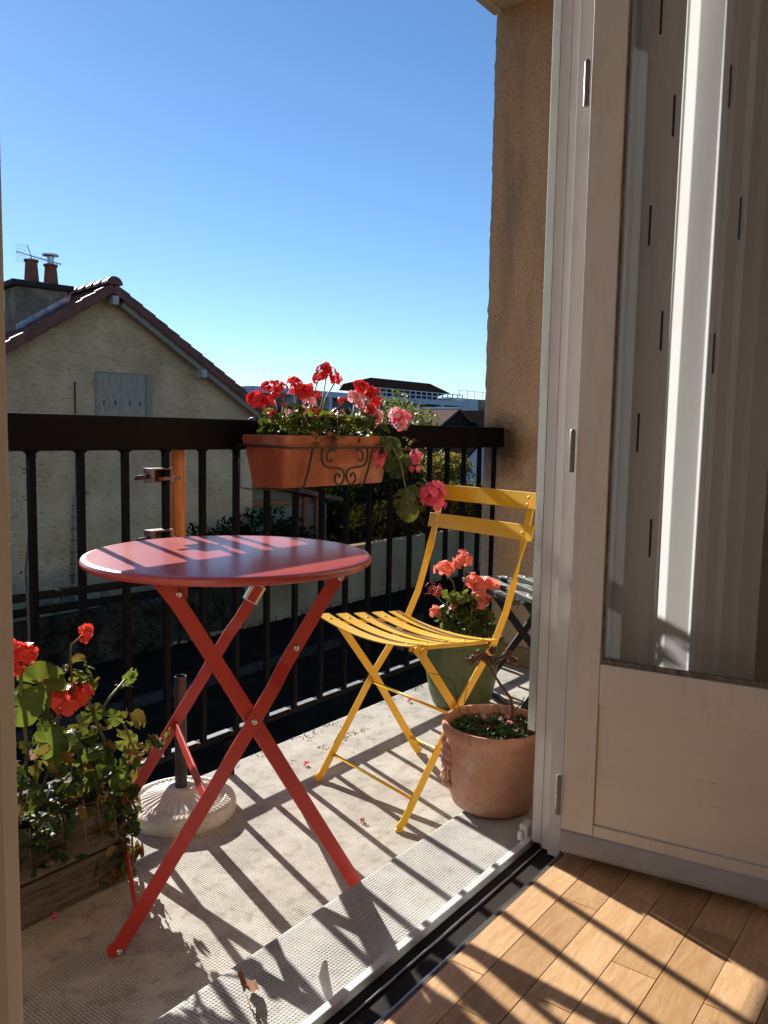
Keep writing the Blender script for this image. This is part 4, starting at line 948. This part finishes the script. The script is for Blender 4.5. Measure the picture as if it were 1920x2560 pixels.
def leafcloud(name, m, blobs, n, size, parent=None, seed=1, shell=.5):
    rs = np.random.RandomState(seed); tot = sum(b_[3]**2 if len(b_) == 4 else b_[3]*b_[4] for b_ in blobs); V_ = []; F_ = []
    k0 = 0
    for b_ in blobs:
        cx, cy, cz, rx = b_[:4]; ry, rz = (b_[4], b_[5]) if len(b_) > 4 else (rx, rx)
        nn = int(n*(rx*(ry if len(b_) > 4 else rx))/tot)
        if nn < 1: continue
        d = rs.normal(size=(nn,3)); d /= np.linalg.norm(d, axis=1)[:,None]
        rad = shell+(1-shell)*rs.rand(nn)**.6; rad *= 1+.18*np.sin(d[:,0]*7+cx)*np.sin(d[:,2]*6+cy)
        p = d*rad[:,None]*np.array([rx,ry,rz])+np.array([cx,cy,cz])
        a = rs.normal(size=(nn,3)); a /= np.linalg.norm(a, axis=1)[:,None]; b2 = np.cross(a, rs.normal(size=(nn,3))); b2 /= np.linalg.norm(b2, axis=1)[:,None]
        s_ = size*(.6+.8*rs.rand(nn))[:,None]
        q = np.stack([p-a*s_, p-b2*s_*.55, p+a*s_, p+b2*s_*.55], 1)
        V_.append(q.reshape(-1,3)); F_.append(np.arange(nn*4).reshape(-1,4)+k0); k0 += nn*4
    me = bpy.data.meshes.new(name); vv = np.concatenate(V_); ff = np.concatenate(F_)
    me.from_pydata(vv.tolist(), [], ff.tolist()); me.materials.append(MT[m])
    o = bpy.data.objects.new(name, me); C.objects.link(o)
    if parent: o.parent = parent
    return o
def tree(label, x, y, h, blobs, m, n, size, seed, name='tree', tr=.12, group=None, cat='tree'):
    t_ = thing(name, label, cat, (x, y, G), 0, group)
    P = [(0,0,0),(.1*tr,0,h*.3),(-.2*tr,.1,h*.6),(0,0,h*.85)]
    MB().tube(P, [tr,tr*.8,tr*.5,tr*.15], 8).build('trunk', 'bark', t_, smooth=True)
    rr = random.Random(seed)
    for k in range(6):
        a = rr.uniform(0,6.3); z0 = h*rr.uniform(.3,.6); L = h*rr.uniform(.2,.35)
        MB().tube([(0,0,z0),(cos(a)*L*.5,sin(a)*L*.5,z0+L*.4),(cos(a)*L,sin(a)*L,z0+L*.8)], [tr*.4,tr*.25,tr*.06], 5).build('limb', 'bark', t_, smooth=True)
    leafcloud('crown', m, blobs, n, size, t_, seed)
    return t_

# ---- gabled house
hs = thing('gabled_house', 'beige rendered house with red tile gable roof across the street', 'house', (8.31,15.47,G), R(-10.97))
def hz(z): return z-G
PK = (2.11, hz(3.94)); SL = .652
def roofz(s): return PK[1]-SL*abs(s-PK[0])
s0, s1 = -4.2, 6.0; D = 9.0
body = MB().prism([(s0,0),(s1-.35,0),(s1-.35,roofz(s1-.35)-.22),(PK[0],PK[1]-.22),(s0,roofz(s0)-.22)], 0, D, 'y')
hw = body.build('wall', 'house_wall', hs)
# window with shutters, recessed look: frame proud, boards set in
wx0, wx1, wz0, wz1 = 1.80, 3.07, hz(.85), hz(2.15)
wn = MB().span((wx0,-.012,wz0),(wx0+.04,.0-.001,wz1)).span((wx1-.14,-.03,wz0),(wx1,-.001,wz1)).span((wx0+.041,-.012,wz1-.03),(wx1-.141,-.001,wz1)).build('window', 'grey_trim', hs)
bw = (wx1-.14-wx0-.04)/4
for k in range(4):
    x0 = wx0+.04+k*bw; bo = MB().span((x0+.006,-.008,wz0),(x0+bw-.006,-.0015,wz1-.035)).build('shutter_board', 'shutter', wn)
for k, x0 in enumerate((wx0+.18,wx0+.42,wx0+.75,wx0+.98)): MB().span((x0,-.0105,hz(1.46)),(x0+.03,-.0085,hz(1.56))).build('shutter_fitting', 'wire', wn)
# roof field
for sg, e in ((-1, s0-.5),(1, s1+.05)):
    mb = MB(); x0 = PK[0]; z0 = PK[1]; x1 = e; z1 = roofz(e)
    # one corrugated sheet per slope with stepped courses (single tiles are too small beyond the verge)
    L = sqrt((x1-x0)**2+(z1-z0)**2); nu = int(L/.34); nv = int((D+.4)/.11)
    ux, uz = (x1-x0)/L, (z1-z0)/L; nx, nz_ = -uz*(1 if ux > 0 else -1), abs(ux)
    vs = []; fs = []
    for i in range(nu+1):
        for stp in (0, 1):
            dd = i*L/nu + (0.0 if stp == 0 else .002); lift = .0 if stp == 0 else .035
            for j in range(nv*2+1):
                y = -.30+.12+j*(D+.3)/(nv*2); wv = .022*cos(j*pi)
                vs.append((x0+ux*dd+nx*(lift+wv), y, z0-.05+uz*dd+nz_*(lift+wv)))
    W_ = nv*2+1
    for i in range((nu+1)*2-1):
        for j in range(W_-1): a = i*W_+j; fs.append((a, a+1, a+W_+1, a+W_))
    ro = mb.add(vs, fs).build('roof_slope', 'tile', hs, fix=False)
    # verge tiles, one by one
    nvt = int(L/.335)
    for k in range(nvt):
        c0, c1 = k*.335+.05, (k+1)*.335+.075
        A_ = V((x0+ux*c0, 0, z0+uz*c0)); B_ = V((x0+ux*c1, 0, z0+uz*c1))
        n3 = V((nx,0,nz_)); pts = []
        lift = .025
        q = [A_+n3*.005, B_+n3*(.005+lift), B_-n3*(.19-lift), A_-n3*.19]
        m2 = MB().add([(p.x, y, p.z) for y in (-.335,-.30) for p in q], [(0,1,2,3),(7,6,5,4),(0,4,5,1),(1,5,6,2),(2,6,7,3),(3,7,4,0)])
        q = [A_+n3*.006, B_+n3*(.006+lift), B_-n3*(.03-lift), A_-n3*.03]
        m2.add([(p.x, y, p.z) for y in (-.299,-.14) for p in q], [(0,1,2,3),(7,6,5,4),(0,4,5,1),(1,5,6,2),(2,6,7,3),(3,7,4,0)])
        m2.build('verge_tile', 'tile', hs, bevel=.02)
    # rafter board under the right slope
    if sg == 1:
        MB().sweep([(x0+ux*.25, -.16, z0+uz*.25-.25), (x0+ux*L*.97, -.16, z0+uz*L*.97-.25)], (0,1,0), .14, .20).build('bargeboard', 'grey_trim', hs)
for k, (s_, dz) in enumerate(((PK[0]+.02,-.36),(4.16,-.40))):
    z_ = roofz(s_)+dz; MB().box((s_,-.2,z_+.02),(.13,.34,.18)).build('beam_end', MT['soffit'], hs, bevel=.01)
# ridge tiles
for k in range(18):
    y0 = -.36+k*.42; prf = [(.17-.012*(k % 1), 0)]
    m2 = MB(); vs = []; 
    for yy, rr_ in ((y0,.175),(y0+.44,.150)):
        for j in range(9): a = pi*j/8; vs.append((PK[0]+rr_*cos(a), yy, PK[1]-.04+rr_*sin(a)*.95))
    m2.add(vs, [(j, j+1, j+10, j+9) for j in range(8)] + [tuple(range(8,-1,-1))]); m2.build('ridge_tile', 'tile', hs, fix=True)
# verge end tiles of the left slope seen as bumps
for k in range(12):
    pass
# chimney
cy0 = .9; kk = 1.055
chm = MB().span((.58,cy0,roofz(.5)-1.0),(1.63,cy0+.75,hz(3.83))).build('chimney', 'chimney', hs, bevel=.015)
MB().span((.47,cy0-.10,hz(3.831)),(1.74,cy0+.85,hz(3.95))).build('chimney_cap', 'chimney_cap', chm, bevel=.02)
fl_ = MB().prism([(.57,roofz(.57)-.10),(1.64,roofz(1.64)-.10),(1.70,roofz(1.70)+.12),(.57,roofz(.57)+.12)], cy0-.012, cy0-.002, 'y'); fl_.build('lead_flashing', MT['alu'], chm)
for x_, h_ in ((1.02,.50),(1.42,.46)):
    cpot = MB().lathe([(.165,0),(.15,.05),(.12,h_-.05),(.145,h_-.04),(.145,h_),(.11,h_),(.11,h_-.2)], 20, (x_,cy0+.37,hz(3.95)), cap=False).build('chimney_pot', 'clay_pot', chm, auto=True)
cw_ = MB().lathe([(.07,0),(.07,.18),(.17,.20),(.17,.23),(.05,.26),(.0,.27)], 16, (1.42,cy0+.37,hz(3.95)+.44)); cw_.build('cowl', 'alu', chm, auto=True)
# small pot of a second stack, further left
s2 = MB().span((-.2,3.0,roofz(-.9)-.8),(.80,3.6,hz(2.95))).build('chimney', 'chimney', hs)
MB().lathe([(.13,0),(.11,.4),(.13,.41),(.13,.46),(.09,.46)], 16, (.62,3.3,hz(2.95))).build('chimney_pot', 'clay_pot', s2, auto=True)
# TV aerial on the chimney
ae = thing('tv_aerial', 'thin metal television aerial behind the chimney pots', 'aerial', (0,0,0)); ae.parent = None
aeM = Matrix.Translation((8.31,15.47,G)) @ Matrix.Rotation(R(-10.97),4,'Z')
ae.matrix_world = aeM @ Matrix.Translation((1.24,cy0+1.0,hz(3.9)))
am = MB(); am.tube([(0,0,0),(0,0,.72)], .018, 6); am.tube([(-.32,0,.80),(.55,-.25,.62)], .012, 6)
for k in range(9): am.tube([(-.32+.0*k, -.0, .62+.045*k-.02), (-.32+.22, 0, .62+.045*k-.02)], .004, 4)
am.tube([(-.08,0,.98),(.0,0,.76),(.02,0,.50)], .012, 5)
for k in range(8): f = k/7; am.tube([(-.0+.5*f,-.04-.18*f+.14,.73-.1*f),(-.0+.5*f,-.04-.18*f-.14,.73-.1*f)], .005, 4)
am.build('aerial_array', 'alu', ae)
# pipes and meter boxes on the wall
MB().tube([(1.38,-.03,hz(1.91)),(1.38,-.03,hz(-.38))], .014, 6).build('cable', 'wire', hs, smooth=True)
MB().tube([(1.62,-.05,hz(-.35)),(1.42,-.05,hz(-.35)),(1.36,-.05,hz(-.38)),(1.33,-.05,hz(-.46)),(1.25,-.05,hz(-2.25))], .030, 8).build('downpipe', 'grey_trim', hs, smooth=True)
for k in range(7): MB().box((1.33-.0115*k*1.0,-.05,hz(-.62-.24*k)),(.11,.05,.02)).build('pipe_clip', 'wire', hs)
MB().box((1.13,-.06,hz(-2.46)),(.26,.12,.34)).build('meter_box', 'chimney', hs, bevel=.01); MB().box((.72,-.04,hz(-2.45)),(.28,.08,.26)).build('meter_box', 'grey_trim', hs, bevel=.01)

# ---- low timber fence in front of the house
fn = thing('low_fence', 'low dark brown timber rail fence at the foot of the gabled house', 'fence', (8.0,13.2,G), R(-6))
for k in range(9):
    MB().span((-2+.95*k,0,.2),(-2+.95*k+.12,.12,.85)).build('post', MT['garden_wall'], fn, bevel=.01)
for z_ in (.62,.88): MB().span((-2.6,-.03,z_),(6.4,-.001,z_+.15)).build('rail', 'fence_wood', fn, bevel=.01)
# ---- garden wall with rubble foot
gw = thing('garden_wall', 'beige rendered garden wall along the street below', 'wall', (17,11.5,G))
MB().span((-6.2,-.1,.06),(13,.15,1.36)).build('wall', 'garden_wall', gw, bevel=.02)
mw = thing('mossy_wall', 'dark mossy low wall at the foot of the garden across the street', 'wall', (5,11.5,G)); MB().span((-12,-.1,.06),(5.79,.15,.98)).build('wall', 'mossy', mw, bevel=.05)
rub = MB(); rr = random.Random(4)
for k in range(180):
    x = -8+21*k/180+rr.uniform(-.03,.03); s_ = rr.uniform(.035,.075); rub.box((x,-.13,.10+s_*.5+rr.uniform(0,.03)),(s_*1.6,s_,s_), rr.uniform(-.4,.4))
o = rub.build('rubble_foot', MT['garden_wall'], gw, bevel=.008); tag(o, kind='stuff')
# ---- annexe with orange posts
an = thing('annexe', 'low pale annexe with orange timber posts and sloping roof beside the house', 'building', (13.6,15.4,G), R(-12))
MB().span((-.6,0,0),(3.4,3,1.95)).build('wall', 'garage_door', an)
for k in range(3): MB().span((-.5+k*1.0,-.02,.02),(.44+k*1.0,-.001,1.90)).build('door_panel', 'garage_door', an, bevel=.01)
for x_ in (2.55,2.95): MB().span((x_,-.16,0),(x_+.15,-.03,2.15)).build('post', 'orange_post', an, bevel=.01)
MB().span((-.7,-.14,1.96),(2.5,-.03,2.10)).build('beam', 'orange_post', an, bevel=.01)
rf_ = MB().prism([(-.9,2.95),(3.6,2.0),(3.6,2.12),(-.9,3.08)], -.5, 3.2, 'y'); rf_.build('roof', 'tile', an)
MB().prism([(-.6,1.96),(3.3,1.96),(3.3,2.02),(-.6,2.86)], .05, .10, 'y').build('gable_panel', 'garage_door', an)

# ---- hedges, shrubs, trees
h1 = thing('shrub', 'dark evergreen shrub against the wall of the gabled house', 'shrub', (13.0,14.0,G)); 
MB().tube([(0,0,0),(0,0,1.0)], .05).build('stem', 'bark', h1)
leafcloud('foliage', 'hedge', [(-1.2,0,.9,.8,.6,.9),(-.2,0,1.0,.8,.6,.9),(.8,0,1.1,.9,.6,1.0),(1.7,0,.9,.8,.6,.85)], 5200, .06, h1, 3)
h2 = thing('hedge', 'dark reddish hedge growing above the garden wall', 'hedge', (20.0,12.4,G))
MB().tube([(0,0,0),(0,0,1.0)], .05).build('stem', 'bark', h2)
leafcloud('foliage', 'hedge_red', [(-4+1.1*k,0,1.55+.12*sin(k*2.1),.9,.6,.62) for k in range(9)], 11000, .055, h2, 5)
for k, (x, y, h_, s_) in enumerate(((18.6,16.5,3.5,1.5),(20.9,16.5,3.6,1.4),(23.1,17.2,3.75,1.3),(28,16.0,1.75,1.6),(16.8,18.5,3.8,1.5))):
    tree(['dark bushy tree just right of the annexe','dark bushy tree second right of the annexe','dark bushy tree behind the yellow chair back','low dark bush in front of the golden hedge nearest the side wall','dark tree behind the roof of the annexe'][k], x, y, h_, [(0,0,h_*.62,s_,s_,h_*.36),(-.9,0,h_*.4,s_*.8,s_*.8,h_*.3),(.9,.2,h_*.42,s_*.8,s_*.8,h_*.3)], 'hedge', 9000, .075, 20+k, group='dark trees across the street')
tree('loose yellow green tree rising behind the pink geranium flowers', 33.0,24.0,6.0, [(0,0,4.1,2.3,2.0,1.4),(-1.6,0,4.9,1.2,1.0,.9),(1.3,0,4.4,1.4,1.2,.8),(-.4,0,3.0,2.4,2,1.2),(.2,0,5.3,.7,.6,.7),(-2.4,0,4.2,1.0,.9,.7)], 'birch', 4200, .085, 61, tr=.09)
tree('green garden tree seen between the bars by the side wall', 38.0,24.5,3.2, [(0,0,1.9,1.7,1.5,1.0),(.9,0,2.2,1,1,.6),(-1,0,1.6,1.2,1.2,.8)], 'hedge_gold', 5200, .09, 62, tr=.1)
hg = thing('hedge', 'sunlit golden hedge beyond the railing next to the side wall', 'hedge', (33.5,20.5,G))
MB().tube([(0,0,0),(0,0,1.0)], .05).build('stem', 'bark', hg)
leafcloud('foliage', 'hedge_gold', [(-5+1.3*k,-.2*k,.95,1.0,.8,.75) for k in range(10)], 14000, .08, hg, 7)
# sapling beyond the rail at far left
sg_ = thing('sapling', 'thin leafy twig standing beyond the railing at the far left', 'sapling', (3.05,5.4,G))
MB().tube([(0,0,0),(.02,0,1.6),(-.02,0,2.9),(.06,0,3.55)], [.02,.016,.01,.004], 6).build('stem', 'bark', sg_, smooth=True)
rr = random.Random(9); tw = MB()
for k in range(150):
    z_ = rr.uniform(2.75,3.65); a = rr.uniform(0,6.3); L = rr.uniform(.03,.24)*(1-.5*(z_-2.75)); p = V((cos(a)*L+.03, sin(a)*L, z_+rr.uniform(-.05,.05)))
    d = V((cos(a), sin(a), rr.uniform(-.5,.1))).normalized(); s_ = d.cross(V((0,0,1))).normalized(); tw.add([p, p+d*.025+s_*.009, p+d*.06, p+d*.025-s_*.009], [(0,1,2,3)])
o = tw.build('leaves', MT['twig'], sg_, fix=False)

# ---- far houses
def gable_house(name, label, x, y, rz, L, W, wall_h, ridge_h, wm, rm_, cat='house', ov=.3):
    t_ = thing(name, label, cat, (x, y, G), rz)
    # ridge along local y from 0 to L, width W along local x
    MB().prism([(-W/2,0),(W/2,0),(W/2,wall_h),(0,ridge_h-.15),(-W/2,wall_h)], 0, L, 'y').build('wall', wm, t_)
    sl = (ridge_h-wall_h)/(W/2); e = W/2+ov
    for sg in (-1, 1):
        MB().prism([(0,ridge_h),(sg*e,ridge_h-sl*e),(sg*e,ridge_h-sl*e-.14),(0,ridge_h-.14)], -ov, L+ov, 'y').build('roof_slope', rm_, t_)
    return t_
th_ = gable_house('tiled_house', 'distant house with brown tile roof and dark gable', 56.0,35.0,0, 5.2,7.2, 4.1,5.88, MT['mossy'], 'tile_brown')
for k in range(18): MB().tube([(0,-.3+.31*k,5.86),(0,-.3+.31*k+.27,5.90)], .12, 6).build('ridge_tile', MT['far_rail'], th_)
t2 = gable_house('tiled_house', 'distant dark roofed house with chimney beside the side wall', 60.5,34.0,R(8), 9,7.5, 4.3,5.85, MT['mossy'], 'tile_dark')
MB().span((1.2,1.5,4.8),(1.9,2.1,6.8)).build('chimney', 'chimney', t2)
t3 = gable_house('white_house', 'white house wall with sunlit eave seen between the railing bars', 44.5,25.5,R(4), 9,7.0, 2.45,4.2, 'far_white', 'tile_dark')
t4 = gable_house('tiled_house', 'low dark roof just above the handrail left of the brown tile roof', 47.0,31.5,0, 7,6.0, 3.2,4.35, 'garden_wall', 'tile_dark')

# ---- white apartment building with roof terrace
ab = thing('apartment_building', 'long white apartment building with roof terrace railing and dark hipped roof', 'building', (60,60,G))
def A_(a, b_, m, nm, par=ab, bev=0): return MB().span((a[0]-60,a[1]-60,a[2]-G),(b_[0]-60,b_[1]-60,b_[2]-G)).build(nm, m, par, bevel=bev)
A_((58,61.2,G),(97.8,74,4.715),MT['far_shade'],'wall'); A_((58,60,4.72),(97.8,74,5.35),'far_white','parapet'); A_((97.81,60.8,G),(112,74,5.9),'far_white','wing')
for k in range(7):
    x = 58+5.7*k; A_((x,60,1.2),(x+.5,61.19,4.71),'far_white','pier'); A_((x+2.0,61.1,1.4),(x+3.2,61.19,3.5),'far_dark','window'); A_((x+3.6,61.1,2.0),(x+4.9,61.19,3.5),'far_dark','window')
def skew(pts, z0, z1, nm, m):
    b_ = MB(); b_.add([(x-60,y-60,z-G) for z in (z0,z1) for x, y in pts], [(0,1,2,3),(7,6,5,4),(0,4,5,1),(1,5,6,2),(2,6,7,3),(3,7,4,0)]); return b_.build(nm, m, ab)
skew([(75,61.6),(93.6,61.6),(101,68),(83,68)], 5.36, 6.42, 'penthouse', 'far_dark')
rf2 = MB(); e0 = [(72.5,60.6),(95.2,60.6),(106,71),(84,71)]
vs = [(x-60,y-60,6.40-G) for x, y in e0] + [(84.5-60,66-60,8.0-G),(98.2-60,66-60,8.0-G)]
rf2.add(vs, [(0,1,5,4),(1,2,5),(2,3,4,5),(3,0,4),(0,3,2,1)]); rf2.build('hipped_roof', MT['tile_dark'], ab)
for k in range(17):
    x = 77.5+1.25*k; A_((x,60.1,5.355),(x+.14,60.19,6.25),'far_rail','rail_post')
for z_ in (5.72,6.20): A_((77.5,60.11,z_),(97.6,60.18,z_+.10),'far_rail','rail')
for k in range(7): A_((98+2.1*k,60.9,5.905),(98.06+2.1*k,60.96,7.0),'far_rail','rail_post')
A_((98,60.9,6.95),(112,60.96,7.0),'far_rail','rail')
ab2 = thing('apartment_building', 'small pale block with window band behind the red geranium flowers', 'building', (56,80,G))
MB().span((-4,0,0),(10,8,9.3)).build('wall', 'far_white', ab2); MB().span((-3.5,-.1,6.8),(9.5,-.01,7.9)).build('window', 'far_dark', ab2)
